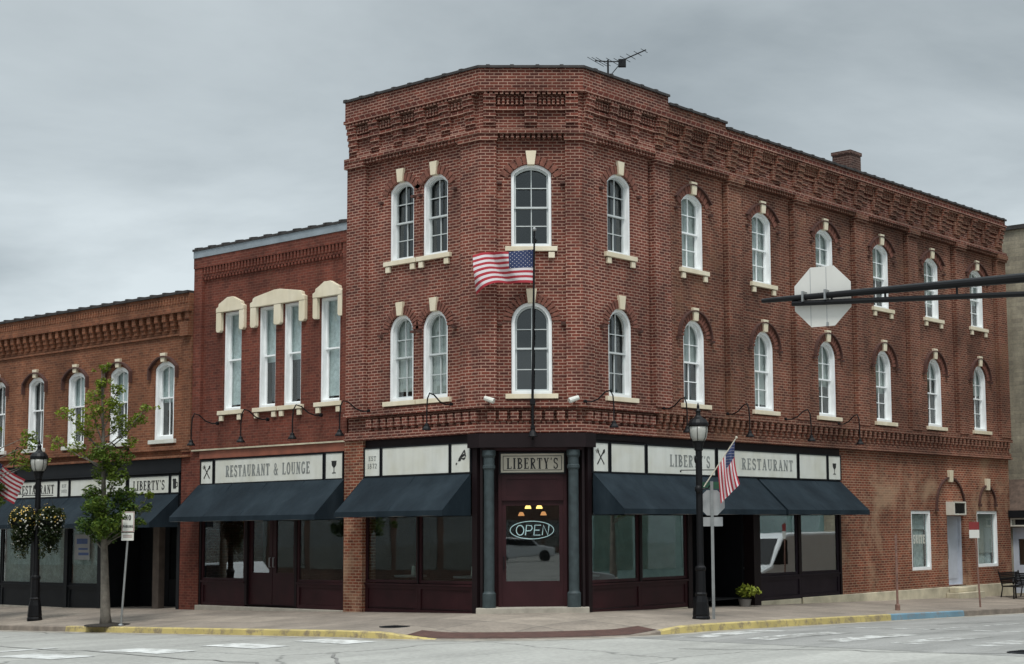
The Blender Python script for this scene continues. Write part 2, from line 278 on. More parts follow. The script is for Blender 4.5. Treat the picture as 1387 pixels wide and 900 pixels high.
# ------------------------------------------------------------------ mesh builder
class Fr:                                  # a facade frame: u along the wall, w outwards, z up
    def __init__(s, O, t, n): s.O = Vector(O); s.t = Vector(t); s.n = Vector(n)
    def P(s, u, w, z): return s.O + s.t * u + s.n * w + Vector((0, 0, z))
    def rot(s): return atan2(s.t.y, s.t.x)
W0 = Fr((0, 0, 0), (1, 0, 0), (0, -1, 0))
class MB:
    def __init__(s): s.v = []; s.f = []; s.m = []
    def add(s, vs, fs, m=0):
        b = len(s.v); s.v += [tuple(p) for p in vs]; s.f += [tuple(b + i for i in f) for f in fs]; s.m += [m] * len(fs)
    def box(s, F, u0, u1, w0, w1, z0, z1, m=0):
        vs = [F.P(u, w_, z) for z in (z0, z1) for w_ in (w0, w1) for u in (u0, u1)]
        s.add(vs, [(0, 1, 3, 2), (4, 6, 7, 5), (0, 4, 5, 1), (2, 3, 7, 6), (0, 2, 6, 4), (1, 5, 7, 3)], m); return s
    def prism(s, F, poly, w0, w1, m=0):    # poly in (u,z)
        n = len(poly); vs = [F.P(u, w0, z) for u, z in poly] + [F.P(u, w1, z) for u, z in poly]
        s.add(vs, [tuple(range(n)), tuple(range(2 * n - 1, n - 1, -1))] + [(i, (i + 1) % n, n + (i + 1) % n, n + i) for i in range(n)], m); return s
    def sect(s, F, poly, u0, u1, m=0):     # poly in (w,z), swept along u
        n = len(poly); vs = [F.P(u0, a, z) for a, z in poly] + [F.P(u1, a, z) for a, z in poly]
        s.add(vs, [tuple(range(n)), tuple(range(2 * n - 1, n - 1, -1))] + [(i, (i + 1) % n, n + (i + 1) % n, n + i) for i in range(n)], m); return s
    def ring(s, F, A, B, w0, w1, m=0):     # A,B closed outlines, same count
        n = len(A); vs = [F.P(u, w_, z) for w_ in (w0, w1) for P_ in (A, B) for u, z in P_]
        fs = []
        for i in range(n):
            j = (i + 1) % n
            fs += [(i, j, n + j, n + i), (2 * n + i, 3 * n + i, 3 * n + j, 2 * n + j), (i, 2 * n + i, 2 * n + j, j), (n + i, n + j, 3 * n + j, 3 * n + i)]
        s.add(vs, fs, m); return s
    def arc(s, F, A, B, w0, w1, m=0):      # open strip between two polylines
        n = len(A); vs = [F.P(u, w_, z) for w_ in (w0, w1) for P_ in (A, B) for u, z in P_]; fs = []
        for i in range(n - 1):
            j = i + 1
            fs += [(i, j, n + j, n + i), (2 * n + i, 3 * n + i, 3 * n + j, 2 * n + j), (i, 2 * n + i, 2 * n + j, j), (n + i, n + j, 3 * n + j, 3 * n + i)]
        fs += [(0, n, 3 * n, 2 * n), (n - 1, 3 * n - 1, 4 * n - 1, 2 * n - 1)]
        s.add(vs, fs, m); return s
    def tube(s, pts, r, seg=8, m=0, cap=True):
        pts = [Vector(p) for p in pts]; n = len(pts); rs = r if isinstance(r, (list, tuple)) else [r] * n
        vs = []; up = None
        for i, p in enumerate(pts):
            d = (pts[min(i + 1, n - 1)] - pts[max(i - 1, 0)]).normalized()
            if up is None: up = Vector((0, 0, 1)) if abs(d.z) < .9 else Vector((1, 0, 0))
            a = d.cross(up).normalized(); b = a.cross(d).normalized(); up = b
            vs += [p + (a * cos(2 * pi * j / seg) + b * sin(2 * pi * j / seg)) * rs[i] for j in range(seg)]
        fs = [(i * seg + j, i * seg + (j + 1) % seg, (i + 1) * seg + (j + 1) % seg, (i + 1) * seg + j) for i in range(n - 1) for j in range(seg)]
        if cap: fs += [tuple(range(seg - 1, -1, -1)), tuple((n - 1) * seg + j for j in range(seg))]
        s.add(vs, fs, m); return s
    def lathe(s, prof, c=(0, 0, 0), seg=16, m=0):
        c = Vector(c); vs = [c + Vector((r * cos(2 * pi * j / seg), r * sin(2 * pi * j / seg), z)) for r, z in prof for j in range(seg)]; n = len(prof)
        fs = [(i * seg + j, i * seg + (j + 1) % seg, (i + 1) * seg + (j + 1) % seg, (i + 1) * seg + j) for i in range(n - 1) for j in range(seg)]
        fs += [tuple(range(seg - 1, -1, -1)), tuple((n - 1) * seg + j for j in range(seg))]
        s.add(vs, fs, m); return s
    def ball(s, c, r, m=0, seg=12, sz=1):
        return s.lathe([(max(1e-3, r * sin(pi * i / 8)), -r * sz * cos(pi * i / 8)) for i in range(9)], c, seg, m)
    def build(s, name, mats, parent=None, smooth=False, bevel=0, **tags):
        if not isinstance(mats, (list, tuple)): mats = [mats]
        me = bpy.data.meshes.new(name); off = Vector(parent.location) if parent is not None and not parent.get('local') else Vector((0, 0, 0))
        if parent is not None and parent.parent is not None and not parent.get('local'): off = off + Vector(parent.parent.location)
        me.from_pydata([Vector(p) - off for p in s.v], [], s.f)
        for m_ in mats: me.materials.append(m_)
        for p, i in zip(me.polygons, s.m): p.material_index = i
        bm = bmesh.new(); bm.from_mesh(me); bmesh.ops.recalc_face_normals(bm, faces=bm.faces)
        uv = bm.loops.layers.uv.new('UVMap')
        for f in bm.faces:
            n = f.normal
            if abs(n.z) > .8:
                for l in f.loops: l[uv].uv = ((l.vert.co + off).x, (l.vert.co + off).y)
            else:
                t = Vector((-n.y, n.x, 0)).normalized()
                if t.x + t.y < 0: t = -t
                for l in f.loops:
                    q = l.vert.co + off; l[uv].uv = (q.dot(t) + .03, q.z)
        bm.to_mesh(me); bm.free()
        if smooth:
            for p in me.polygons: p.use_smooth = True
        o = bpy.data.objects.new(name, me); COL.objects.link(o)
        if parent is not None: o.parent = parent
        if bevel:
            md = o.modifiers.new('bevel', 'BEVEL'); md.width = bevel; md.segments = 2; md.limit_method = 'ANGLE'
        for a, b in tags.items(): o[a] = b
        return o
def empty(name, loc, label, cat, group=None, rz=0):
    o = bpy.data.objects.new(name, None); COL.objects.link(o); o.location = loc; o.rotation_euler = (0, 0, rz); o.empty_display_size = .2
    o['label'] = label; o['category'] = cat
    if group: o['group'] = group
    return o
def local(o): o['local'] = 1; return o      # children are written in the thing's own coordinates
def copy_tree(o, parent=None):
    c = o.copy(); COL.objects.link(c); c.parent = parent
    for ch in [x for x in bpy.data.objects if x.parent == o]: copy_tree(ch, c)
    return c
def sweep(mb, path, w0, w1, z0, z1, m=0):   # band along a plan polyline with mitred corners; path = [(Vector2 point)], outward on the right
    n = len(path); P = [Vector((p[0], p[1])) for p in path]; N = []
    for i in range(n):
        ns = []
        if i > 0: d = (P[i] - P[i - 1]).normalized(); ns.append(Vector((d.y, -d.x)))
        if i < n - 1: d = (P[i + 1] - P[i]).normalized(); ns.append(Vector((d.y, -d.x)))
        if len(ns) == 2: a = (ns[0] + ns[1]).normalized(); N.append(a / a.dot(ns[0]))
        else: N.append(ns[0])
    vs = []
    for p, q in zip(P, N):
        for w_, z in ((w0, z0), (w1, z0), (w1, z1), (w0, z1)): vs.append((p.x + q.x * w_, p.y + q.y * w_, z))
    fs = [(0, 1, 2, 3), (4 * n - 1, 4 * n - 2, 4 * n - 3, 4 * n - 4)]
    for i in range(n - 1):
        for j in range(4): a = 4 * i + j; b = 4 * i + (j + 1) % 4; fs.append((a, b, b + 4, a + 4))
    mb.add(vs, fs, m)
def wall(mb, F, outer, holes, w=0, depth=.26, m=0):
    loops = [outer] + holes
    tri = tessellate_polygon([[Vector((u, z, 0)) for u, z in l] for l in loops])
    flat = [p for l in loops for p in l]
    mb.add([F.P(u, w, z) for u, z in flat], [tuple(t) for t in tri], m)
    for h in holes:
        n = len(h); mb.add([F.P(u, w, z) for u, z in h] + [F.P(u, w - depth, z) for u, z in h], [(i, (i + 1) % n, n + (i + 1) % n, n + i) for i in range(n)], m)
def outline(W, Hs, R, ins=0, z0=0, n=14, cu=0):
    """closed outline (u,z) of an opening with an arch; ins = inset"""
    if R <= 0: return [(cu - W / 2 + ins, z0 + ins), (cu + W / 2 - ins, z0 + ins), (cu + W / 2 - ins, z0 + Hs - ins), (cu - W / 2 + ins, z0 + Hs - ins)]
    r = (W * W / 4 + R * R) / (2 * R); cz = Hs + R - r; rr = r - ins; hw = W / 2 - ins
    a = math.asin(min(1, hw / rr)); pts = [(cu - hw, z0 + ins), (cu + hw, z0 + ins)]
    for i in range(n + 1):
        th = a - 2 * a * i / n; pts.append((cu + rr * sin(th), z0 + cz + rr * cos(th)))
    return pts
def archline(W, Hs, R, out_, z0=0, n=14, cu=0):  # open polyline of the arch, offset outwards
    r = (W * W / 4 + R * R) / (2 * R); cz = Hs + R - r; a = math.asin(min(1, W / 2 / r)); r += out_
    return [(cu + r * sin(-a + 2 * a * i / n), z0 + cz + r * cos(-a + 2 * a * i / n)) for i in range(n + 1)]

# ------------------------------------------------------------------ ground
def z_out(x, y): return -.31 - .023 * min(60, max(0, -x)) - .021 * min(60, max(0, y - 1.5))
def z_walk(x, y, d): 
    s1 = min(60, max(0, -x)); s2 = min(60, max(0, y - 1.5))
    return -.0165 * s1 - .021 * s2 - .04 * d - .0015 * s1 * d
# kerb line: along the left street, round the corner, along the right street
kp = []
for i in range(61): x = -70 + i * 70 / 60; kp.append((x - .1, -4.3, 0, -1, 4.3))
CR = 5.6
for i in range(1, 25):
    a = -pi / 2 + (pi / 2) * i / 25; kp.append((-.1 + CR * cos(a), 1.3 + CR * sin(a), cos(a), sin(a), 4.3 - .5 * i / 25))
for i in range(71): kp.append((5.5, 1.3 + i, 1, 0, 3.75))
def rampf(i):
    x, y = kp[i][0], kp[i][1]
    a = math.degrees(atan2(y - 1.3, x + .1)) if (x > -.1 and y < 1.3) else (-90 + x * 9 if x <= -.1 else 0 + (y - 1.3) * 9)
    lo = min(1, max(0, (a + 78) / 12)); hi = min(1, max(0, (-8 - a) / 14)); return min(lo, hi)
mb = MB(); nr = 10; rows = []
smp = [0, .15, .4, .8, 1.3, 2.0, 2.9, 3.9, 4.8, 5.5]
for i, (x, y, nx, ny, D) in enumerate(kp):
    row = []
    for s_ in smp:
        px, py = x - nx * s_, y - ny * s_; d = max(0, D - s_ - (.0))
        z = z_walk(px, py, d); ze = z_walk(x, y, D); rf = rampf(i); zr_ = z_out(x, y) + .006
        if rf > 0: t_ = max(0, 1 - s_ / 1.5); z = z * (1 - rf * t_) + (zr_) * rf * t_
        row.append((px, py, z))
    rows.append(row)
vs = [p for r in rows for p in r]; nc = len(smp)
mb.add(vs, [(i * nc + j, i * nc + j + 1, (i + 1) * nc + j + 1, (i + 1) * nc + j) for i in range(len(rows) - 1) for j in range(1, nc - 1)])
mb.build('sidewalk', M['walk'], kind='structure')
# kerb with its painted lengths
def kerb(sel, name, mat, **k):
    mb = MB(); n = 0; vs = []; fs = []
    idx = [i for i in range(len(kp) - 1) if sel(kp[i], i)]
    for i in idx:
        q = []
        for kk in (i, i + 1):
            x, y, nx, ny, D = kp[kk]; zt = rows[kk][0][2]; zo = z_out(x, y)
            p1 = rows[kk][1]; q += [(p1[0], p1[1], p1[2]), (x - nx * .02, y - ny * .02, zt + .004), (x, y, zt - .015), (x + nx * .015, y + ny * .015, zo - .02)]
        mb.add(q, [(0, 1, 5, 4), (1, 2, 6, 5), (2, 3, 7, 6)])
    o = mb.build(name, mat, **k)
    for f in o.data.polygons:
        pass
    return o
# resample for exact ends: painted runs are chosen by position
def isyel(p, i): return (p[0] <= 2.4 and p[1] < -3.8 and p[0] > -11.4) or (p[0] > 5.25 and -.6 < p[1] < 8.9)
def isblu(p, i): return p[0] > 5 and 8.9 <= p[1] < 12.9
kerb(isyel, 'yellow_kerb', M['ywpaint'], kind='structure')
kerb(isblu, 'blue_kerb', M['blpaint'], kind='structure')
kerb(lambda p, i: not isyel(p, i) and not isblu(p, i), 'kerb', M['kerb'], kind='structure')
# road: one large sheet
xs = [-400, -200, -120, -90] + [-72 + 3 * i for i in range(55)] + [120, 200, 400]
mb = MB(); n = len(xs); mb.add([(x, y, z_out(x, y)) for x in xs for y in xs], [(i * n + j, (i + 1) * n + j, (i + 1) * n + j + 1, i * n + j + 1) for i in range(n - 1) for j in range(n - 1)])
mb.build('road', M['road'], kind='structure')
# darker asphalt of the right-hand street and a gutter strip along the kerb
mb = MB(); rr = []
for y in [-1.2 + 1.2 * i for i in range(60)]:
    x0 = 5.52 if y > 1.3 else -.1 + sqrt(max(0, (CR + .03) ** 2 - (y - 1.3) ** 2))
    rr.append([(x, y + (.6 if y < 0 else 0) * 0, z_out(x, y) + .004) for x in [x0 + (14.5 - x0) * j / 8 for j in range(9)]])
mb.add([p for r in rr for p in r], [(i * 9 + j, (i + 1) * 9 + j, (i + 1) * 9 + j + 1, i * 9 + j + 1) for i in range(len(rr) - 1) for j in range(8)])
mb.build('side_street', M['asphalt'], kind='structure')
def patch(mb, pts, dz=.008, m=0):
    q = [Vector((x, y, 0)) for x, y in pts]; n_ = 6; vs = []
    for i in range(n_ + 1):
        a = q[0].lerp(q[1], i / n_); b = q[3].lerp(q[2], i / n_)
        for j in range(3): p = a.lerp(b, j / 2); vs.append((p.x, p.y, z_out(p.x, p.y) + dz))
    mb.add(vs, [(i * 3 + j, (i + 1) * 3 + j, (i + 1) * 3 + j + 1, i * 3 + j + 1) for i in range(n_) for j in range(2)], m)
mb = MB()
for k_ in range(5):
    cx_ = -.95 + .62 * k_; cy_ = -10.7 + 1.82 * k_; hl = 1.05 - .09 * k_; hw = .44
    patch(mb, [(cx_ - hl, cy_ - hw), (cx_ + hl, cy_ - hw), (cx_ + hl, cy_ + hw), (cx_ - hl, cy_ + hw)])
for k_ in range(1, 7):
    cx_ = -.95 - .62 * k_; cy_ = -10.7 - 1.82 * k_
    patch(mb, [(cx_ - 1.1, cy_ - .44), (cx_ + 1.1, cy_ - .44), (cx_ + 1.1, cy_ + .44), (cx_ - 1.1, cy_ + .44)])
patch(mb, [(-3.7, -17), (-3.35, -17), (-3.35, -8.9), (-3.7, -8.9)])
mb.build('crosswalk_bars', M['wtpaint'], kind='structure')
mb = MB()
for k_ in range(7):
    x = 6.35 + 1.5 * k_; y0 = .0 + .25 * k_; patch(mb, [(x - .3, y0 - .4), (x + .35, y0 - .4), (x + .35, y0 + 2.7), (x - .3, y0 + 2.7)])
patch(mb, [(8.6, 5.2), (8.75, 5.2), (8.75, 40), (8.6, 40)]); patch(mb, [(6.3, 4.9), (14, 6.6), (14, 6.95), (6.3, 5.2)])
mb.build('worn_crosswalk_bars', M['wtworn'], kind='structure')
# sealed cracks in the road
mb = MB(); rs = random.Random(5)
for (x, y, dx, dy, n_) in ((-8, -8, 1, -.12, 26), (3.5, -7.5, .7, -.55, 16), (8, -3, .9, .35, 16), (12, 3, .2, 1, 18), (-2, -13, 1, .05, 20), (7.5, 8, .3, 1, 20)):
    p = []; 
    for i in range(n_): p.append((x, y)); x += dx * .6 + rs.gauss(0, .12); y += dy * .6 + rs.gauss(0, .12)
    for i in range(n_ - 1):
        (xa, ya), (xb, yb) = p[i], p[i + 1]; d_ = Vector((xb - xa, yb - ya)).normalized() * .028; q = [(xa - d_.y, ya + d_.x), (xb - d_.y, yb + d_.x), (xb + d_.y, yb - d_.x), (xa + d_.y, ya - d_.x)]
        mb.add([(a_, b_, z_out(a_, b_) + .0115) for a_, b_ in q], [(0, 1, 2, 3)])
mb.build('sealed_cracks', M['tar'], kind='structure')
# gutter pan along the kerb
mb = MB(); rr = []
for (x, y, nx, ny, D) in kp: rr.append([(x + nx * d_, y + ny * d_, z_out(x + nx * d_, y + ny * d_) + .007 - .002 * j) for j, d_ in enumerate((.012, .22, .42))])
mb.add([p for r in rr for p in r], [(3 * i + j, 3 * i + 3 + j, 3 * i + 4 + j, 3 * i + 1 + j) for i in range(len(rr) - 1) for j in range(2)])
mb.build('gutter', M['gutter'], kind='structure')
# warning strip on the corner ramp
mb = MB(); rr = []
for i in range(len(kp)):
    if rampf(i) > .45 and kp[i][0] > -.1 and kp[i][1] < 1.3:
        a = rows[i][1]; b = rows[i][3]; c_ = rows[i][2]; rr.append(tuple((q[0], q[1], q[2] + .008) for q in (a, c_, b)))
mb.add([p for r in rr for p in r], [(3 * i + j, 3 * i + 3 + j, 3 * i + 4 + j, 3 * i + 1 + j) for i in range(len(rr) - 1) for j in range(2)])
mb.build('warning_strip', M['tactile'], kind='structure')
# drain lid and cover in the road
def lid(x, y, z, r, name, label, cat):
    mb = MB(); mb.lathe([(r, 0), (r, .012), (r - .03, .018), (.02, .018)], (x, y, z), 24)
    for k_ in range(-3, 4): mb.box(W0, x - r * .7, x + r * .7, -(y + k_ * .07 * r / .3 + .012), -(y + k_ * .07 * r / .3 - .012), z + .018, z + .024)
    return mb.build(name, M['charcoal'], label=label, category=cat)
lid(.45, -3.15, -.139, .36, 'manhole_cover', 'dark round cover set in the sidewalk beside the yellow kerb end', 'manhole cover')
lid(13.75, -.40, z_out(13, 0) + .004, .36, 'manhole_cover', 'dark round cover set in the grey road at the lower right', 'manhole cover')

# ------------------------------------------------------------------ letters (drawn strokes with slab serifs)
TH, TN = .17, .075
def seg_(x0, y0, x1, y1, t=TH): return ([(x0, y0), (x1, y1)], t)
def vst(x, y0=0, y1=1, s0=True, s1=True, t=TH):
    r = [seg_(x, y0, x, y1, t)]
    if s0: r.append(seg_(x - .15, y0 + .035, x + .15, y0 + .035, .07))
    if s1: r.append(seg_(x - .15, y1 - .035, x + .15, y1 - .035, .07))
    return r
def ell(cx_, cy_, rx, ry, a0, a1, t, n=12): return ([(cx_ + rx * cos(radians(a0 + (a1 - a0) * i / n)), cy_ + ry * sin(radians(a0 + (a1 - a0) * i / n))) for i in range(n + 1)], t)
GL = {
 'L': (.56, vst(.16) + [seg_(.16, .04, .54, .04, .08), seg_(.52, 0, .52, .24, .07)]),
 'I': (.32, vst(.16)),
 'B': (.60, vst(.16) + [ell(.22, .75, .26, .21, 90, -90, .12), ell(.22, .27, .31, .23, 90, -90, .12)]),
 'E': (.56, vst(.16) + [seg_(.16, .04, .52, .04, .08), seg_(.16, .96, .5, .96, .08), seg_(.16, .52, .4, .52, .07), seg_(.51, 0, .51, .24, .07), seg_(.49, .78, .49, 1, .07), seg_(.4, .42, .4, .62, .06)]),
 'R': (.62, vst(.16) + [ell(.22, .74, .28, .22, 90, -90, .12), seg_(.28, .5, .52, .02, .15), seg_(.42, .035, .64, .035, .07)]),
 'T': (.60, vst(.3, s1=False) + [seg_(.02, .96, .58, .96, .08), seg_(.04, .76, .04, 1, .07), seg_(.56, .76, .56, 1, .07)]),
 'Y': (.62, [seg_(.31, 0, .31, .45, TH), seg_(.12, .98, .31, .42, .15), seg_(.5, .98, .31, .42, .07), seg_(.16, .035, .46, .035, .07), seg_(0, .965, .24, .965, .07), seg_(.4, .965, .62, .965, .07)]),
 "'": (.16, [seg_(.1, 1.02, .06, .8, .09)]),
 'S': (.54, [ell(.27, .745, .18, .215, 20, 270, .12), ell(.27, .27, .19, .235, 90, -160, .12), seg_(.46, .72, .46, .96, .06), seg_(.07, .04, .07, .3, .06)]),
 'A': (.64, [seg_(.1, 0, .31, 1, .07), seg_(.31, 1, .53, 0, .17), seg_(.17, .33, .46, .33, .07), seg_(0, .035, .22, .035, .07), seg_(.4, .035, .66, .035, .07)]),
 'U': (.64, [seg_(.14, 1, .14, .3, TH), ell(.32, .3, .18, .26, 180, 360, .1), seg_(.5, 1, .5, .3, .08), seg_(0, .965, .28, .965, .07), seg_(.38, .965, .62, .965, .07)]),
 'N': (.66, [seg_(.12, 0, .12, 1, .08), seg_(.12, 1, .54, 0, .16), seg_(.54, 0, .54, 1, .08), seg_(0, .035, .24, .035, .07), seg_(.42, .965, .66, .965, .07), seg_(0, .965, .14, .965, .07)]),
 'O': (.62, [ell(.31, .5, .22, .46, 0, 360, .13, 22)]),
 'G': (.62, [ell(.31, .5, .22, .46, 45, 325, .13, 20), seg_(.51, 0.05, .51, .42, .14), seg_(.36, .42, .62, .42, .07), seg_(.5, .76, .5, .98, .06)]),
 '&': (.66, [ell(.27, .77, .13, .19, -60, 250, .09, 14), seg_(.2, .6, .56, .03, .14), ell(.26, .27, .2, .24, 100, 330, .11), seg_(.44, .2, .56, .46, .07), seg_(.46, .48, .66, .48, .06), seg_(.48, .035, .66, .035, .07)]),
 'P': (.58, vst(.16) + [ell(.22, .72, .28, .24, 90, -90, .12)]),
 'K': (.62, vst(.14) + [seg_(.2, .45, .52, .98, .08), seg_(.28, .58, .54, .02, .14)]),
 'D': (.62, vst(.14) + [ell(.2, .5, .33, .46, 90, -90, .12)]),
 '1': (.34, vst(.17, s1=False) + [seg_(.02, .8, .17, .98, .08)]), '8': (.52, [ell(.26, .75, .15, .21, 0, 360, .1, 16), ell(.26, .27, .19, .24, 0, 360, .1, 16)]),
 '7': (.5, [seg_(.04, .95, .48, .95, .1), seg_(.46, .95, .2, 0, .13)]), '2': (.52, [ell(.26, .72, .19, .24, 170, -40, .11), seg_(.41, .58, .06, .06, .11), seg_(.04, .05, .5, .05, .1)]),
 '0': (.54, [ell(.27, .5, .19, .46, 0, 360, .12, 18)]), ' ': (.42, []), 'M': (.8, [seg_(.12, 0, .12, 1, .09), seg_(.12, 1, .4, .1, .13), seg_(.4, .1, .68, 1, .08), seg_(.68, 0, .68, 1, .15)]), 'C': (.6, [ell(.31, .5, .22, .46, 45, 315, .13, 20)]), 'W': (.85, [seg_(.05, 1, .25, 0, .14), seg_(.25, 0, .43, 1, .08), seg_(.43, 1, .62, 0, .14), seg_(.62, 0, .8, 1, .08)]), 'H': (.66, vst(.14) + vst(.52) + [seg_(.14, .5, .52, .5, .08)]), 'V': (.62, [seg_(.06, 1, .31, 0, .14), seg_(.31, 0, .56, 1, .08)]), 'X': (.6, [seg_(.06, 1, .54, 0, .14), seg_(.54, 1, .06, 0, .08)]), 'F': (.54, vst(.16) + [seg_(.16, .96, .5, .96, .08), seg_(.16, .52, .4, .52, .07)]),
}
def ribbon(mb, F, pts, t, w0, w1, m=0):
    n = len(pts)
    A = []; B = []
    for i in range(n):
        a = Vector(pts[max(0, i - 1)]); b = Vector(pts[min(n - 1, i + 1)]); d = b - a
        d = d.normalized() if d.length > 0 else Vector((1, 0)); nn = Vector((-d.y, d.x)) * t / 2
        A.append((pts[i][0] + nn.x, pts[i][1] + nn.y)); B.append((pts[i][0] - nn.x, pts[i][1] - nn.y))
    mb.arc(F, A, B, w0, w1, m)
def text(mb, F, s, uc, z0, h, w, width=None, gap=.16, bold=1, m=0):
    tot = sum(GL[c][0] + gap for c in s) - gap; sx = h if width is None else width / tot; u = uc - tot * sx / 2; q = 0
    for c in s:
        for pts, t in GL[c][1]:
            q += 1; ribbon(mb, F, [(u + x * sx, z0 + y * h) for x, y in pts], t * min(sx, h) * bold, w, w + .004 + .0003 * (q % 9), m)
        u += (GL[c][0] + gap) * sx

# ------------------------------------------------------------------ window kinds (local frame: x along the wall, -y outwards)
def window_kind(W, Hs, R, z_meet, cols=2, rows_=2, blind=None, hood='brick', sill='plain', key=True, fw=.075, name='window', bmat='blind', label=None):
    """window frame object at the bottom centre of the opening, its sub-parts as children"""
    H = Hs + R
    fr = MB(); fr.ring(W0, outline(W, Hs, R, 0.004), outline(W, Hs, R, fw), -.26, -.05)
    top = fr.build(name, M['white']); local(top)
    s = MB()
    def sash(z0, z1, w0, w1, arched):
        i_ = fw + .002; st = .042
        hw = W / 2 - i_
        if arched:
            o1 = [p for p in outline(W, Hs, R, i_)]; o2 = [p for p in outline(W, Hs, R, i_ + st)]
            o1[0] = (-hw, z0); o1[1] = (hw, z0); o2[0] = (-hw + st, z0 + st); o2[1] = (hw - st, z0 + st); s.ring(W0, o1, o2, w0, w1)
            ztop = H - i_ - st
        else:
            s.ring(W0, [(-hw, z0), (hw, z0), (hw, z1), (-hw, z1)], [(-hw + st, z0 + st), (hw - st, z0 + st), (hw - st, z1 - st), (-hw + st, z1 - st)], w0, w1); ztop = z1 - st
        zb = z0 + st; mw = .011
        for c in range(1, cols):
            u = -hw + st + (2 * hw - 2 * st) * c / cols; s.box(W0, u - mw, u + mw, w0 + .006, w1 - .004, zb, ztop + .004)
        for r_ in range(1, rows_):
            zz = zb + (z1 - st - zb) * r_ / rows_ if not arched else zb + (ztop - zb) * (.46 if R > .3 else .5) * r_; s.box(W0, -hw + st, hw - st, w0 + .008, w1 - .006, zz - mw, zz + mw)
    sash(z_meet - .02, H, -.19, -.15, R > 0); sash(fw + .002, z_meet + .02, -.235, -.195, False)
    s.build('sash', M['sash'] if hood == 'brick' else M['white'], top)
    g = MB(); g.prism(W0, outline(W, Hs, R, fw + .01), -.243, -.239); g.build('pane', M['glass'], top)
    if blind:
        b = MB(); zt = H - .05; zb = zt - blind * (H - .1)
        o = outline(W, Hs, R, .02); poly = [(-W / 2 - .15, zb), (W / 2 + .15, zb), (W / 2 + .15, H), (-W / 2 - .15, H)]
        b.prism(W0, poly, -.275, -.27); b.build('blind', M[bmat], top)
    if sill:
        b = MB(); ex = .14 if sill != 'long' else .2
        b.box(W0, -W / 2 - ex, W / 2 + ex, -.2, .09, -.115, 0)
        if sill == 'corbel':
            for sx in (-1, 1): b.box(W0, sx * (W / 2 + .0) - .075, sx * (W / 2 + .0) + .075, 0, .07, -.28, -.132)
        b.build('sill', M['cream'] if hood != 'left' else M['signwhite'], top, bevel=.008)
    if key:
        b = MB(); kz = H - .03; kh = .34 if hood != 'left' else .26; b.prism(W0, [(-.085, kz), (.085, kz), (.13, kz + kh), (-.13, kz + kh)], -.05, .085); b.build('keystone', M['cream'], top, bevel=.008)
    if hood in ('brick', 'ring'):
        b = MB(); nv = 17 if R > .3 else 11; r = (W * W / 4 + R * R) / (2 * R); cz = Hs + R - r; a = math.asin(min(1, W / 2 / r)) ; a2 = a + (.0 if R > .3 else .25)
        for i in range(nv):
            t0 = -a2 + 2 * a2 * i / nv + .012 / r; t1 = -a2 + 2 * a2 * (i + 1) / nv - .012 / r
            b.prism(W0, [(r * 1.004 * sin(t0), cz + r * 1.004 * cos(t0)), (r * 1.004 * sin(t1), cz + r * 1.004 * cos(t1)), ((r + .21) * sin(t1), cz + (r + .21) * cos(t1)), ((r + .21) * sin(t0), cz + (r + .21) * cos(t0))], -.02, .028)
        if hood == 'ring' :
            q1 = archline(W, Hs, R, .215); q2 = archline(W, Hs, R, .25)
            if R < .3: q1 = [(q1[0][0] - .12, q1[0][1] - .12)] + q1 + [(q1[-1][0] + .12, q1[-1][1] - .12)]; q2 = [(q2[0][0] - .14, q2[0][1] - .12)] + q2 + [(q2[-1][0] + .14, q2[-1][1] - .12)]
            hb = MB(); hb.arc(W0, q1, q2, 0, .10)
        e = W / 2 + .215; ez = Hs - .02 if R > .3 else Hs - .22
        if hood != 'ring': hb = MB()
        b.build('arch', M['vouss'], top)
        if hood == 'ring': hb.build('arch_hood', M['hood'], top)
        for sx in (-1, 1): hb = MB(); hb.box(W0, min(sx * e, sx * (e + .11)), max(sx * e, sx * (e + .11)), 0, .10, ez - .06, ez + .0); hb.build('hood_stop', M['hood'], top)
    if hood == 'left':
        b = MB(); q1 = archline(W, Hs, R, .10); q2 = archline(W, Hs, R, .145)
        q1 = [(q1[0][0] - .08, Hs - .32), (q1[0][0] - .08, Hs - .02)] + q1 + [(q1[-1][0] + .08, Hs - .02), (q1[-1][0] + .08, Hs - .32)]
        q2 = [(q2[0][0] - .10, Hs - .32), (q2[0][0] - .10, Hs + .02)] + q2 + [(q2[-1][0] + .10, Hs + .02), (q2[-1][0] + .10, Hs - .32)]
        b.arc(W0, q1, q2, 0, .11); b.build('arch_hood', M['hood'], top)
    if label: top['label'] = label
    return top
def place(win, F, u, z, parent, first, w=0):
    o = win if first else copy_tree(win)
    p = F.P(u, w, z) - Vector(parent.location); o.parent = parent; o.location = p; o.rotation_euler = (0, 0, F.rot()); return o

# ------------------------------------------------------------------ frames of the corner building
ca = radians(41.5896); FL = Fr((0, 0, 0), (1, 0, 0), (0, -1, 0)); FC = Fr((0, 0, 0), (cos(ca), sin(ca), 0), (sin(ca), -cos(ca), 0))
CLn = 2.3427; B0 = Vector((CLn * cos(ca), CLn * sin(ca), 0)); ra = radians(90.74); FR = Fr(B0, (cos(ra), sin(ra), 0), (sin(ra), -cos(ra), 0))
def plan(F, u): p = F.P(u, 0, 0); return (p.x, p.y)
A_ = (0, 0); B_ = (B0.x, B0.y); RE = 23.3; LE = -4.76
full = [plan(FL, LE), A_, B_, plan(FR, RE)]
bld = empty('brick_building', (0, 0, 0), 'three storey dark red brick corner building with chamfered entrance corner and arched windows', 'building')
RW = [(1.52, .95), (4.62, .98), (7.92, 1.0), (11.27, 1.02), (14.63, 1.03), (17.98, 1.04), (21.27, 1.05)]
LW = [(-2.82, .89), (-1.62, .89)]; CW = [(1.17, .97)]
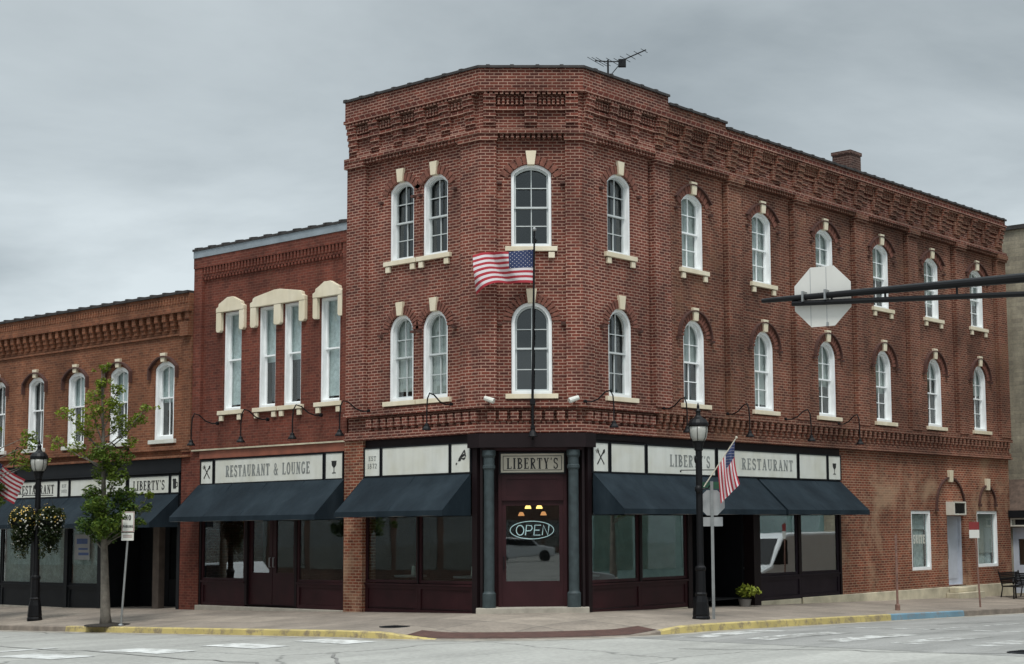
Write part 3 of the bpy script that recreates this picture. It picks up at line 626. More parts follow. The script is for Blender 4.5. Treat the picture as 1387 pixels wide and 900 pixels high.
Z3, H3, R3 = 8.67, 1.80, .22; Z2, H2, R2 = 5.13, 1.74, .47
def holes(lst): 
    h = []
    for u, w_ in lst:
        h.append(outline(w_, H3, R3, 0, Z3, cu=u)); h.append(outline(w_, H2, w_ / 2 * .96, 0, Z2, cu=u))
    return h
mb = MB(); zt = 12.5
wall(mb, FL, [(LE, 4.2), (0, 4.2), (0, zt), (LE, zt)], holes(LW), m=0)
wall(mb, FC, [(0, 4.2), (CLn, 4.2), (CLn, zt), (0, zt)], holes(CW), m=0)
wall(mb, FR, [(0, 4.2), (2.8, 4.2), (2.8, zt), (0, zt)], holes(RW[:1]) + [[(2.705, 5.0), (2.779, 5.0), (2.779, 11.22), (2.705, 11.22)]], m=0)
SLOT = [[(u - .075, 5.0), (u - .001, 5.0), (u - .001, 11.22), (u - .075, 11.22)] for u in (6.06, 9.39, 12.83, 16.16, 19.45, 22.62)]
wall(mb, FR, [(2.8, 4.2), (RE, 4.2), (RE, zt), (2.8, zt)], holes(RW[1:]) + SLOT, m=1)
# ground floor brick of the right side with two windows, a door and two blind arches
GH = [outline(1.33, 1.88, 0, 0, .54, cu=16.77), outline(1.60, 1.88, 0, 0, .54, cu=21.5), [(18.53, .0), (19.74, .0), (19.74, 2.25), (18.53, 2.25)]]
wall(mb, FR, [(11.79, -.03), (18.53, -.03), (18.53, -.001), (19.74, -.001), (19.74, -.03), (RE, -.03), (RE, 4.2), (11.79, 4.2)], [GH[0], GH[1], [(18.53, .0), (18.53, 2.25), (19.74, 2.25), (19.74, .0)]], m=2)
mb.box(FR, RE - .02, RE, -9, -.001, -.5, 12.5, 1)          # end wall
mb.box(FL, -4.80, -4.10, -.35, .10, -.12, 4.2, 2)           # pier at the left end
# pilasters
for u0, u1 in ((LE, -4.06),): mb.box(FL, u0, u1, 0, .11, 4.95, 11.4, 0)
sweep(mb, [plan(FL, -.63), A_, plan(FC, .34)], 0, .11, 4.95, 11.4, 0)
sweep(mb, [plan(FC, 1.99), B_, plan(FR, .39)], 0, .11, 4.95, 11.4, 0)
PIL = [(2.78, 3.44), (6.06, 6.70), (9.39, 10.02), (12.83, 13.45), (16.16, 16.78), (19.45, 20.07), (22.62, 23.3)]
for i, (u0, u1) in enumerate(PIL): mb.box(FR, u0, u1, 0, .15, 4.95, 11.4, 0 if i == 0 else 1)
mb.build('wall', [M['brick_c'], M['brick_r'], M['brick_g']], bld)
mb = MB(); mb.sect(FR, [(0, -.034), (.05, -.034), (.07, -1.2), (0, -1.2)], 9.6, RE + .03); mb.sect(FR, [(-.3, -.05), (-.01, -.05), (.04, -1.2), (-.3, -1.2)], -.05, 4.4); mb.sect(FR, [(-.3, -.05), (-.01, -.05), (.04, -1.2), (-.3, -1.2)], 7.3, 9.6)
mb.box(FR, 18.2, 20.1, .07, .5, -.6, -.22); mb.box(FR, 18.4, 19.9, .07, .3, -.22, -.06)
mb.build('foundation', M['stonebase'], bld, bevel=.02)
# cornice
cor = MB()
sweep(cor, full, 0, .20, 12.5, 12.62, 0)
sweep(cor, [plan(FL, LE), A_, B_, plan(FR, 3.35)], -.3, .20, 12.62, 13.0, 0)
cor.box(FR, 3.351, 5.95, -.3, .20, 12.62, 12.80, 1); cor.box(FR, 5.951, RE, -.3, .20, 12.62, 12.66, 1)
sweep(cor, full, 0, .26, 12.42, 12.5, 0)
sweep(cor, full, .0, .06, 11.5, 12.42, 0)
sweep(cor, full, .0, .23, 11.40, 11.50, 0)
def run(F, u0, u1, step, a, b, w0, w1, z0, z1, m): 
    n_ = max(1, int(round((u1 - u0) / step))); st = (u1 - u0) / n_
    for i in range(n_): cor.box(F, u0 + st * i + st * a, u0 + st * i + st * b, w0, w1, z0, z1, m)
def mat_r(F, u): return 1 if (F is FR and u > 2.9) else 0
for F, u0, u1 in ((FL, LE, 0), (FC, 0, CLn), (FR, 0, 2.8), (FR, 2.8, RE)):
    m_ = 1 if (F is FR and u0 > 1) else 0
    run(F, u0 + .03, u1 - .03, .125, .2, .8, 0, .18, 11.29, 11.40, m_); run(F, u0 + .03, u1 - .03, .13, .2, .8, .0, .24, 12.36, 12.42, m_)
def bracket(F, u, wd, m, ex=0):
    for k_ in range(10):
        z1 = 12.36 - k_ * .075; w_ = .215 + ex - .0125 * k_ - ex * .08 * k_ - (.03 if k_ % 2 else 0); cor.box(F, u - wd / 2, u + wd / 2, .06, w_, z1 - .075, z1, m)
def bay(F, us, wd, m, style):
    for u in us: bracket(F, u, wd, m, .07 if style == 2 else .02)
    for a, b in zip(us[:-1], us[1:]):
        p0, p1 = a + wd / 2, b - wd / 2
        run(F, p0 + .02, p1 - .02, .105, .22, .78, .06, .15, 12.12, 12.30, m)
        if style == 1:
            cor.box(F, p0, p1, .06, .13, 11.50, 11.66, m); cor.box(F, p0, p1, .06, .16, 11.98, 12.06, m)
        else:
            cor.box(F, p0, p1, .06, .17, 12.30, 12.36, m); cor.box(F, p1 - .12, p1, .06, .16, 11.66, 12.1, m); cor.box(F, p0, p1 - .12, .06, .12, 11.98, 12.05, m); cor.box(F, p0, p0 + .42, .06, .11, 11.80, 11.87, m); cor.box(F, p0, p1, .06, .12, 11.5, 11.62, m)
bay(FL, [LE + .22 + .853 * i for i in range(5)] + [-.30], .32, 0, 1)
bay(FC, [.18, 1.17, 2.16], .30, 0, 1)
bay(FR, [.20, 1.12, 2.02, 3.0], .30, 0, 1)
us = []
for i in range(6):
    a = PIL[i][0] + .3; b = PIL[i + 1][0] + .3; us += [a + (b - a) * j / 3 for j in range(3)]
us += [PIL[6][0] + .36]
bay(FR, us, .30, 1, 2)
# pilaster capitals
for i, (u0, u1) in enumerate(PIL): cor.box(FR, u0 - .03, u1 + .03, 0, .26, 11.24, 11.4, 1 if i else 0); cor.box(FR, u0 - .01, u1 + .01, 0, .22, 11.16, 11.24, 1 if i else 0)
cor.box(FL, LE - .02, -4.04, 0, .21, 11.24, 11.4, 0)
sweep(cor, [plan(FL, -.65), A_, plan(FC, .36)], 0, .19, 11.24, 11.4, 0); sweep(cor, [plan(FC, 1.97), B_, plan(FR, .41)], 0, .19, 11.24, 11.4, 0)
cor.build('cornice', [M['brick_c'], M['brick_r']], bld)
# coping with raised joints
cp = MB()
sweep(cp, [plan(FL, LE - .02), A_, B_, plan(FR, 3.36)], -.34, .26, 13.0, 13.06)
cp.box(FR, 3.361, 5.96, -.34, .26, 12.80, 12.86); cp.box(FR, 5.961, RE + .03, -.34, .26, 12.66, 12.72)
def ridges(F, u0, u1, st, z):
    u = u0
    while u < u1: cp.sect(F, [(-.34, z), (.275, z - .05), (.275, z + .02), (-.04, z + .085), (-.34, z + .02)], u, u + .09); u += st * random.uniform(.93, 1.07)
ridges(FL, LE, -.1, .62, 13.055); ridges(FC, .1, 2.3, .62, 13.055); ridges(FR, .3, 3.2, .62, 13.055); ridges(FR, 3.6, 5.9, .61, 12.855); ridges(FR, 6.1, RE, .61, 12.715)
cp.build('coping', M['coping'], bld)
# belt course with hanging corbels above the shopfronts
bc = MB()
fullb = [plan(FL, -4.10), A_, B_, plan(FR, RE + .03)]
def mixsweep(w0, w1, z0, z1):
    sweep(bc, [plan(FL, -4.78), A_, B_, plan(FR, 2.8)], w0, w1, z0, z1, 0); bc.box(FR, 2.801, RE + .05, w0, w1, z0, z1, 1)
mixsweep(0, .10, 4.2, 4.42); mixsweep(0, .15, 4.215, 4.27); mixsweep(0, .17, 4.80, 4.9); mixsweep(0, .12, 4.9, 4.96)
for F, u0, u1, m_ in ((FL, -4.0, -.05, 0), (FC, .08, CLn - .08, 0), (FR, .05, 2.78, 0)):
    n_ = int(round((u1 - u0) / .265)); st = (u1 - u0) / n_
    for i in range(n_):
        a = u0 + st * i; bc.box(F, a + .04, a + st - .04, 0, .13, 4.50, 4.72, m_); bc.box(F, a + .075, a + st - .075, 0, .10, 4.42, 4.50, m_)
n_ = 72; st = (RE - 2.85) / n_
for i in range(n_):
    a = 2.85 + st * i; bc.box(FR, a + .02, a + .14, 0, .16, 4.58, 4.80, 1); bc.box(FR, a + .02, a + .14, 0, .12, 4.42, 4.58, 1); bc.box(FR, a, a + st, 0, .10, 4.74, 4.80, 1)
bc.build('belt_course', [M['brick_c'], M['brick_r']], bld)
# roof deck and chimney
mb = MB(); pr = [plan(FL, LE), A_, B_, plan(FR, RE), (LE, 24.8)]
mb.add([(p[0], p[1], 12.3) for p in pr] , [tuple(range(len(pr)))])
rf = mb.build('roof', M['asphalt_roof'], bld)
mb = MB(); mb.box(FL, LE - .001, LE + .02, -24.8, -.001, -1, 13.0); mb.box(FL, LE, 1.4, -24.83, -24.81, -1, 12.5); mb.build('wall', M['brick_c'], bld)
ch = MB(); ch.box(FR, 13.95, 14.6, -1.25, -.6, 12.2, 13.57, 0); ch.box(FR, 13.92, 14.63, -1.28, -.57, 13.57, 13.68, 0)
ch.build('chimney', M['brick_s'], rf)
# interior: dark floors and back wall so that windows look into rooms
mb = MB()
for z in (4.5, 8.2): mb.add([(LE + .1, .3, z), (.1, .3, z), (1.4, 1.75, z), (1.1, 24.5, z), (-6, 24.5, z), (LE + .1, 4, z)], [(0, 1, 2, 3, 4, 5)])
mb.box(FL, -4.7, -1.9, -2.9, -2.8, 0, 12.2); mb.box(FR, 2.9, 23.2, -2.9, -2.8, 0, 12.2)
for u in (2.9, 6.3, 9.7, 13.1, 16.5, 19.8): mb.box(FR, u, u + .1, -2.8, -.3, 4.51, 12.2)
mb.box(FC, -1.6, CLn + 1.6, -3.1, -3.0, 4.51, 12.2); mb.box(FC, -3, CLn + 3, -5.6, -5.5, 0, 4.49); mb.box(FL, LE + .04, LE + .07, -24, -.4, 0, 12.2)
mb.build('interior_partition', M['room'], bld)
# upper windows
kinds = {}
def putwin(lst, F, top, ring, blinds, clear):
    for (u, w_), bl in zip(lst, blinds):
        if top: o = window_kind(w_, H3, R3, .98, blind=bl, hood='ring' if ring else 'brick', sill='corbel', fw=.07, bmat='blind')
        else: o = window_kind(w_, H2, w_ / 2 * .96, 1.10, blind=bl, hood='ring' if ring else 'brick', sill='plain', fw=.085)
        o.parent = bld; o.location = F.P(u, 0, Z3 if top else Z2); o.rotation_euler = (0, 0, F.rot())
putwin(LW, FL, True, False, [None, None], 0); putwin(LW, FL, False, False, [.9, .95], 0)
putwin(CW, FC, True, False, [None], 0); putwin(CW, FC, False, False, [None], 0)
putwin(RW[:1], FR, True, False, [None], 0); putwin(RW[:1], FR, False, False, [None], 0)
putwin(RW[1:], FR, True, True, [.95, .95, .95, .55, .8, .6], 0); putwin(RW[1:], FR, False, True, [.5, .93, .6, .6, .3, .45], 0)
# blind arches low on the right side
def blind_arch(u, W, z, H):
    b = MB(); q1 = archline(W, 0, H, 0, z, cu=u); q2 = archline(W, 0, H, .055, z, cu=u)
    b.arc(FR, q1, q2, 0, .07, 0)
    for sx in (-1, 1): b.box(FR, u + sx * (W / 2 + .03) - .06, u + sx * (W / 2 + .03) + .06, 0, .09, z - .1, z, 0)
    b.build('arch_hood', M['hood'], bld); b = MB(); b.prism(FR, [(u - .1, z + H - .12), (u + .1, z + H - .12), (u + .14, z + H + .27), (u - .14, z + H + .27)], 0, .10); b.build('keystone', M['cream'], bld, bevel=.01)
blind_arch(18.78, 1.95, 2.50, .97); blind_arch(21.5, 1.15, 2.66, .58)
# ground floor windows of the right side
for u, W_, bl in ((16.77, 1.33, .30), (21.5, 1.60, .0)):
    b = MB(); b.ring(FR, outline(W_, 1.88, 0, .003, .54, cu=u), outline(W_, 1.88, 0, .1, .54, cu=u), -.16, -.03); f = b.build('window', M['white'], bld)
    b = MB(); b.box(FR, u - W_ / 2 + .08, u + W_ / 2 - .08, -.13, -.126, .62, 2.34); b.build('pane', M['glass'], f)
    b = MB(); b.box(FR, u - W_ / 2 + .08, u + W_ / 2 - .08, -.22, -.215, 2.34 - .52 if bl else 1.0, 2.34); b.build('blind', M['curtain'] if bl else M['blind'], f)
    b = MB(); b.box(FR, u - .1 if bl else u - .5, u + W_ / 2 - .08, -.27, -.26, .62, 1.8); b.build('curtain', M['curtain'], f)
    b = MB()
    if bl: text(b, FR, "SUITE", u + .05, 1.38, .27, -.124, .78, bold=1.4)
    if bl: b.build('lettering', M['signwhite'], f)
b = MB(); b.ring(FR, [(18.54, .0), (19.73, .0), (19.73, 2.245), (18.54, 2.245)], [(18.62, .03), (19.65, .03), (19.65, 2.17), (18.62, 2.17)], -.28, -.10); b.box(FR, 18.62, 19.65, -.24, -.19, .03, 2.17)
b.box(FR, 18.78, 19.49, -.19, -.18, .2, 2.0)
d = b.build('door', M['bluegrey'], bld); b = MB(); b.tube([FR.P(18.8, -.18, .85), FR.P(18.8, -.12, .85), FR.P(18.8, -.12, 1.35), FR.P(18.8, -.18, 1.35)], .014); b.build('handle', M['metal'], d)

# ------------------------------------------------------------------ shopfronts of the corner building
def glazing(F, u0, u1, z0, z1, w, parent, mat='shopglass', frame='maroon', t=.07, name='shop_window'):
    b = MB(); b.ring(F, [(u0, z0), (u1, z0), (u1, z1), (u0, z1)], [(u0 + t, z0 + t), (u1 - t, z0 + t), (u1 - t, z1 - t), (u0 + t, z1 - t)], w - .06, w)
    f = b.build(name, M[frame], parent)
    b = MB(); b.box(F, u0 + t - .01, u1 - t + .01, w - .035, w - .031, z0 + t - .01, z1 - t + .01); b.build('pane', M[mat], f); return f
def kick(F, u0, u1, z0, z1, w, parent, mat, n=1):
    b = MB(); b.box(F, u0, u1, w - .1, w - .02, z0, z1)
    st = (u1 - u0) / n
    for i in range(n): a = u0 + st * i; b.ring(F, [(a + .003, z0), (a + st - .003, z0), (a + st - .003, z1), (a + .003, z1)], [(a + .1, z0 + .1), (a + st - .1, z0 + .1), (a + st - .1, z1 - .08), (a + .1, z1 - .08)], w - .02, w + .012)
    b.box(F, u0, u1, w - .02, w + .045, z1, z1 + .045); return b.build('stall_riser', M[mat], parent)
# left of the corner
glazing(FL, -4.10, -2.20, .66, 3.2, -.02, bld); glazing(FL, -2.16, -.30, .66, 3.2, -.02, bld)
kick(FL, -4.10, -.30, -.08, .60, -.02, bld, 'maroon', 2)
b = MB(); b.box(FL, -4.098, -.30, -.12, .02, 3.2, 4.21); b.box(FL, -2.20, -2.16, -.08, .02, .645, 3.2); b.box(FL, -.30, -.14, -.2, .05, -.1, 4.0)
sweep(b, [plan(FL, -.32), A_, B_, plan(FR, .30)], -.02, .19, 3.86, 4.19)
b.box(FR, .16, .30, -.2, .05, -.1, 4.0); b.box(FR, .30, 11.80, -.12, .02, 3.2, 4.2); b.box(FR, .30, 2.45, .02, .06, 4.06, 4.19)
b.box(FR, 2.18, 2.26, -.08, .02, .645, 3.2); b.box(FR, 4.18, 4.36, -.3, .03, -.15, 3.2); b.box(FR, 7.18, 7.50, -.3, .03, -.2, 3.2); b.box(FR, 9.47, 9.6, -.08, .02, .6, 3.2); b.box(FR, 11.70, 11.788, -.1, .03, -.03, 3.2)
b.box(FC, -.06, .0, -.55, -.02, 0, 3.86); b.box(FC, CLn, CLn + .06, -.55, -.02, 0, 3.86)
b.build('shopfront_frame', M['maroon2'], bld)
glazing(FR, .30, 2.18, .66, 3.2, -.02, bld, 'streetglass'); glazing(FR, 2.26, 4.18, .66, 3.2, -.02, bld, 'streetglass'); kick(FR, .30, 4.18, -.06, .60, -.02, bld, 'maroon', 2)
glazing(FR, 7.50, 9.47, .62, 3.2, -.02, bld, 'streetglass', frame='purple'); glazing(FR, 9.6, 11.7, .62, 3.2, -.02, bld, 'streetglass', frame='purple'); kick(FR, 7.50, 11.7, -.04, .57, -.02, bld, 'purple', 2)
# recessed side entrance: floor, cheek walls, doors
b = MB(); b.box(FR, 4.2, 7.4, -1.9, -.02, -.35, -.19); b.box(FR, 4.36, 4.42, -1.8, -.31, -.19, 3.2); b.box(FR, 7.12, 7.178, -1.8, -.31, -.19, 3.2); b.box(FR, 4.36, 7.178, -1.9, -1.8, 2.3, 3.2); b.box(FR, 4.36, 7.178, -1.8, -.13, 3.0, 3.05); b.box(FR, 6.1, 7.12, -1.9, -1.8, -.19, 2.3)
b.build('entry_recess', M['charcoal'], bld)
f = glazing(FR, 4.42, 6.1, -.18, 2.3, -1.8, bld, frame='charcoal', t=.12, name='door'); b = MB()
for i, z in enumerate((.62, .92, 1.22)): b.box(FR, 5.0 + .1 * (i % 2), 5.2 + .1 * (i % 2), -1.827, -1.824, z, z + .24)
b.build('poster', M['signwhite'], f)
# corner entrance
b = MB(); sweep(b, [plan(FC, -.15), plan(FC, CLn + .15)], -.75, .22, -.25, .12); b.build('doorstep', M['step'], bld, bevel=.012)
b = MB(); b.box(FC, .0, .36, -.75, -.55, .12, 3.86); b.box(FC, 1.98, CLn, -.75, -.55, .12, 3.86); b.box(FC, .0, CLn, -.55, -.02, 3.80, 3.859); b.box(FC, .36, 1.98, -.6, -.30, 2.66, 3.80); b.box(FC, .36, .44, -.6, -.30, .12, 2.66); b.box(FC, 1.90, 1.98, -.6, -.30, .12, 2.66)
b.ring(FC, [(.44, 2.62), (1.90, 2.62), (1.90, 3.25), (.44, 3.25)], [(.56, 2.74), (1.78, 2.74), (1.78, 3.13), (.56, 3.13)], -.30, -.28)
b.build('entrance_surround', M['maroon'], bld)
b = MB(); b.ring(FC, [(.442, .122), (1.898, .122), (1.898, 2.658), (.442, 2.658)], [(.54, .72), (1.80, .72), (1.80, 2.50), (.54, 2.50)], -.40, -.34); b.box(FC, .54, 1.80, -.39, -.37, .22, .719)
f = b.build('door', M['maroon'], bld); b = MB(); b.box(FC, .53, 1.81, -.375, -.371, .71, 2.51); b.build('pane', M['shopglass'], f)
b = MB(); b.tube([FC.P(.49, -.34, 1.0), FC.P(.49, -.28, 1.0), FC.P(.49, -.28, 1.3), FC.P(.49, -.34, 1.3)], .012); b.build('handle', M['charcoal'], f)
for u in (.15, 2.14):
    b = MB(); c = FC.P(u, -.02, 0)
    b.lathe([(.16, .12), (.16, .42), (.165, .44), (.14, .47), (.125, .50), (.120, 3.3), (.125, 3.34), (.15, 3.38), (.15, 3.44), (.13, 3.46), (.13, 3.62), (.16, 3.68), (.16, 3.80)], c, 20); b.build('column', M['teal'], bld, smooth=False)
# shop interiors
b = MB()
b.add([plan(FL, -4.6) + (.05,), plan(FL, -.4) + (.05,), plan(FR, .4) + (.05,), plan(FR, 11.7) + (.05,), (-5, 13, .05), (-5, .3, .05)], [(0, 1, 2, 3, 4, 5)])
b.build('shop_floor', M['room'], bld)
def table(F, u, w, parent=None):
    pass

def dining_table(F, u, w, label):
    p = F.P(u, w, .05); e = empty('dining_table', p, label, 'table', 'tables inside the corner shop')
    b = MB(); b.lathe([(.40, .72), (.42, .75), (.42, .77), (.02, .77)], p, 18); b.build('tabletop', M['greysign'], e); b = MB(); b.lathe([(.22, 0), (.2, .03), (.03, .06), (.03, .72)], p, 10); b.build('pedestal', M['charcoal'], e)
    b = MB(); b.prism(Fr(p, tuple(F.t), tuple(F.n)), [(.05, .77), (.17, .77), (.14, 1.0), (.08, 1.0)], -.03, .03); b.build('menu_card', M['signwhite'], e)
dining_table(FL, -3.4, -.9, 'round table behind the left pane beside the brick pier'); dining_table(FL, -1.3, -.9, 'round table behind the pane left of the corner door')
dining_table(FR, 1.2, -1.0, 'round table behind the first pane right of the corner door'); dining_table(FR, 8.6, -1.0, 'round table behind the aubergine shopfront glass')
# ------------------------------------------------------------------ signs above the shopfronts
def board(F, u0, u1, z0, z1, label, words=None, icon=None, cat='sign', w=.02, parent_label=None, group='painted sign boards above the shopfronts', mat='signwhite', name='sign_board', lh=.36, lw=None, ink='inkgrey', bold=1.25, border=False, th=.05):
    base = F.P((u0 + u1) / 2, w, z0)
    e = empty(name, base, label, cat, group)
    b = MB(); b.box(F, u0, u1, w, w + th, z0, z1); b.build('panel', M[mat], e, bevel=.006)
    b = MB(); t = .035; b.ring(F, [(u0 - t, z0 - t), (u1 + t, z0 - t), (u1 + t, z1 + t), (u0 - t, z1 + t)], [(u0 - .002, z0 - .002), (u1 + .002, z0 - .002), (u1 + .002, z1 + .002), (u0 - .002, z1 + .002)], w - .01, w + th + .015); b.build('frame', M['charcoal'], e)
    uc = (u0 + u1) / 2; zc_ = (z0 + z1) / 2; ww = w + th + .001; H = z1 - z0
    if words:
        b = MB()
        for (s, du, dz, h, wd) in words: text(b, F, s, uc + du, zc_ + dz - h / 2, h, ww, wd, bold=bold)
        if border: b.ring(F, [(u0 + .05, z0 + .05), (u1 - .05, z0 + .05), (u1 - .05, z1 - .05), (u0 + .05, z1 - .05)], [(u0 + .065, z0 + .065), (u1 - .065, z0 + .065), (u1 - .065, z1 - .065), (u0 + .065, z1 - .065)], ww - .0005, ww + .003)
        b.build('lettering', M[ink], e)
    if icon:
        b = MB()
        if icon == 'fork':
            ribbon(b, F, [(uc - .13, zc_ + .17), (uc + .13, zc_ - .17)], .03, ww, ww + .004); ribbon(b, F, [(uc + .12, zc_ + .16), (uc - .13, zc_ - .17)], .03, ww, ww + .0055)
            b.prism(F, [(uc + .10, zc_ + .08), (uc + .16, zc_ + .13), (uc + .15, zc_ + .2), (uc + .09, zc_ + .17)], ww, ww + .007)
            for dx in (-.035, 0, .035): ribbon(b, F, [(uc - .10 + dx, zc_ + .11 + dx * .6), (uc - .15 + dx, zc_ + .19 + dx * .6)], .014, ww, ww + .006)
        if icon == 'glass':
            b.prism(F, [(uc - .1, zc_ + .13), (uc - .085, zc_ + .02), (uc - .03, zc_ - .04), (uc + .03, zc_ - .04), (uc + .085, zc_ + .02), (uc + .1, zc_ + .13)], ww, ww + .004); ribbon(b, F, [(uc, zc_ - .03), (uc, zc_ - .17)], .022, ww, ww + .005); ribbon(b, F, [(uc - .07, zc_ - .18), (uc + .07, zc_ - .18)], .022, ww, ww + .0055)
        if icon == 'mug':
            b.prism(F, [(uc - .09, zc_ - .13), (uc + .05, zc_ - .13), (uc + .06, zc_ + .09), (uc - .1, zc_ + .09)], ww, ww + .004); ribbon(b, F, [(uc + .05, zc_ + .05), (uc + .12, zc_ + .04), (uc + .12, zc_ - .06), (uc + .05, zc_ - .08)], .025, ww, ww + .005)
            for k_ in range(3): b.prism(F, [(uc - .08 + .05 * k_ + .035 * cos(a), zc_ + .12 + .035 * sin(a)) for a in [2 * pi * i / 8 for i in range(8)]], ww, ww + .006 + .0004 * k_)
        if icon == 'slice':
            b.prism(F, [(uc - .17, zc_ - .14), (uc - .14, zc_ - .16), (uc - .11, zc_ - .13), (uc - .13, zc_ - .10)], ww, ww + .004)
            b.prism(F, [(uc - .09, zc_ - .07), (uc + .0, zc_ - .07), (uc + .02, zc_ - .02), (uc + .12, zc_ - .05), (uc + .17, zc_ + .0), (uc + .155, zc_ + .02), (uc + .1, zc_ + .0), (uc - .04, zc_ + .0)], ww, ww + .0045)
            ribbon(b, F, [(uc - .06, zc_ - .03), (uc + .13, zc_ + .18)], .03, ww, ww + .006); ribbon(b, F, [(uc + .13, zc_ + .19), (uc + .17, zc_ + .03)], .035, ww, ww + .007); ribbon(b, F, [(uc + .0, zc_ + .02), (uc + .13, zc_ + .08)], .05, ww, ww + .0065)
        b.build('emblem', M['ink'], e)
    return e
Z0, Z1 = 3.30, 3.98
board(FL, -4.05, -3.50, Z0, Z1, 'narrow white board with faint grey two-line writing, left of the large blank board', words=[('EST', 0, .1, .11, .28), ('1872', 0, -.09, .12, .34)], bold=1.1)
board(FL, -3.40, -1.06, Z0, Z1, 'wide blank white board above the navy awning left of the corner door')
board(FL, -.97, -.35, Z0, Z1, 'small white board with a black pizza slice emblem beside the corner entrance', icon='slice')
board(FC, .42, 1.92, 3.28, 3.73, 'cream board with grey slab capitals and thin border over the corner door', words=[("LIBERTY'S", 0, -.01, .26, 1.22)], mat='signcream', ink='ink', bold=1.1, border=True, w=-.30, th=.06)
board(FR, .34, .90, Z0, Z1, 'narrow white board with crossed fork and spoon just right of the corner entrance', icon='fork')
board(FR, 1.02, 2.34, Z0, Z1, 'blank white board between the fork emblem and the wide name board at right', None)
board(FR, 2.46, 5.36, Z0, Z1, "wide white board with the restaurant name partly behind the black street lamp", words=[("LIBERTY'S", .35, 0, .30, 1.75)], bold=1.15)
board(FR, 5.50, 9.36, Z0, Z1, 'wide white board reading RESTAURANT behind the hanging flag', words=[('RESTAURANT', .45, 0, .30, 2.55)], bold=1.15)
board(FR, 9.50, 10.96, Z0, Z1, 'blank white board between the RESTAURANT board and the small wine glass board')
board(FR, 11.08, 11.74, Z0, Z1, 'small white board with a wine glass at the right end of the long row', icon='glass')

# ------------------------------------------------------------------ awnings
def awning(F, u0, u1, zt_, zb_, proj, label, us0=None, us1=None):
    e = empty('awning', F.P((u0 + u1) / 2, .06, zb_), label, 'awning', 'navy canvas awnings over the shopfronts')
    n_ = 14; rr = []
    for i in range(n_ + 1):
        u = u0 + (u1 - u0) * i / n_; row = []
        for j in range(5):
            t_ = j / 4; sag = -.025 * sin(pi * t_) * (.6 + .4 * sin(i * 2.1)); row.append(F.P(u, .06 + (proj - .06) * t_, zt_ + (zb_ - zt_) * t_ + sag))
        row.append(F.P(u, proj + .01, zb_ - .13 + .006 * sin(i * 1.7))); rr.append(row)
    b = MB(); b.add([p for r in rr for p in r], [(i * 6 + j, (i + 1) * 6 + j, (i + 1) * 6 + j + 1, i * 6 + j + 1) for i in range(n_) for j in range(5)])
    for u in (u0 + .004, u1 - .004): b.add([F.P(u, .06, zt_), F.P(u, proj, zb_), F.P(u, proj + .005, zb_ - .13), F.P(u, .06, zb_ - .13)], [(0, 1, 2, 3)])
    b.build('canopy', M['canvas'], e)
    b = MB(); b.tube([F.P(u0 + .02, proj - .02, zb_ - .12), F.P(u1 - .02, proj - .02, zb_ - .12)], .014, 6); b.tube([F.P(u0 + .02, .05, zb_ - .1), F.P(u0 + .02, proj - .02, zb_ - .1)], .014, 6); b.tube([F.P(u1 - .02, .05, zb_ - .1), F.P(u1 - .02, proj - .02, zb_ - .1)], .014, 6); b.build('frame', M['metal'], e)
    n_s = max(1, int((u1 - u0) / 1.3)); b = MB()
    for k_ in range(1, n_s): u = u0 + (u1 - u0) * k_ / n_s; b.tube([F.P(u, .07, zt_ + .001), F.P(u, proj * .5, (zt_ + zb_) / 2 - .015), F.P(u, proj, zb_ + .003)], .006, 5)
    if n_s > 1: b.build('seam', M['canvas'], e)
    return e
awning(FL, -4.11, -.33, 3.27, 2.40, 1.0, 'navy awning over the dark windows just left of the corner door')
awning(FR, .33, 7.30, 3.27, 2.40, 1.0, 'long navy awning right of the corner door, behind the street lamp')
awning(FR, 7.42, 11.76, 3.25, 2.40, 1.0, 'navy awning at the right end above the aubergine shopfront')

# ------------------------------------------------------------------ middle building
mid = empty('brick_building', (-8, 0, 0), 'two storey red brick building with cream stepped window hoods beside the taller corner block', 'building')
ML, MR = -11.40, -4.80
mw = [(-9.71, .80), (-8.19, .74), (-7.13, .74), (-5.60, .80)]
mb = MB(); wall(mb, FL, [(ML, 4.2), (MR - .001, 4.2), (MR - .001, 9.7), (ML, 9.7)], [outline(a, 2.76, 0, 0, 5.28, cu=u) for u, a in mw], w=-.07)
mb.box(FL, ML, -11.02, -.071, .02, 4.2, 9.55); mb.box(FL, -5.02, MR - .001, -.071, .02, 4.2, 9.55); mb.box(FL, ML, MR - .001, -.071, .04, 9.40, 9.70)
mb.box(FL, ML, MR - .001, -.071, .0, 4.2, 4.75); mb.box(FL, -11.84, -10.98, -.4, .02, -.25, 4.2)
for i in range(42):
    u = -10.98 + i * 5.94 / 42; mb.box(FL, u + .03, u + .10, -.071, .03, 9.20, 9.40)
mb.box(FL, -11.02, -5.02, -.071, -.01, 9.12, 9.20)
for i in range(42): u = -10.98 + i * 5.94 / 42; mb.box(FL, u + .03, u + .10, -.071, .0, 9.04, 9.12)
mb.box(FL, ML, ML + .02, -12, -.072, -1, 9.7); mb.box(FL, ML, MR - .02, -12.03, -12, -1, 9.7)
mb.build('wall', M['brick_m'], mid)
mb = MB(); mb.box(FL, ML - .02, MR - .002, -.35, .09, 9.90, 9.96)
for i in range(11): u = ML + .1 + i * .62; mb.sect(FL, [(-.34, 9.95), (.10, 9.93), (.10, 9.99), (-.1, 10.03), (-.34, 9.98)], u, u + .1)
mb.build('coping', M['coping'], mid)
mb = MB(); mb.box(FL, ML, MR - .002, -.3, .06, 9.70, 9.90); mb.build('flashing', M['flash'], mid)
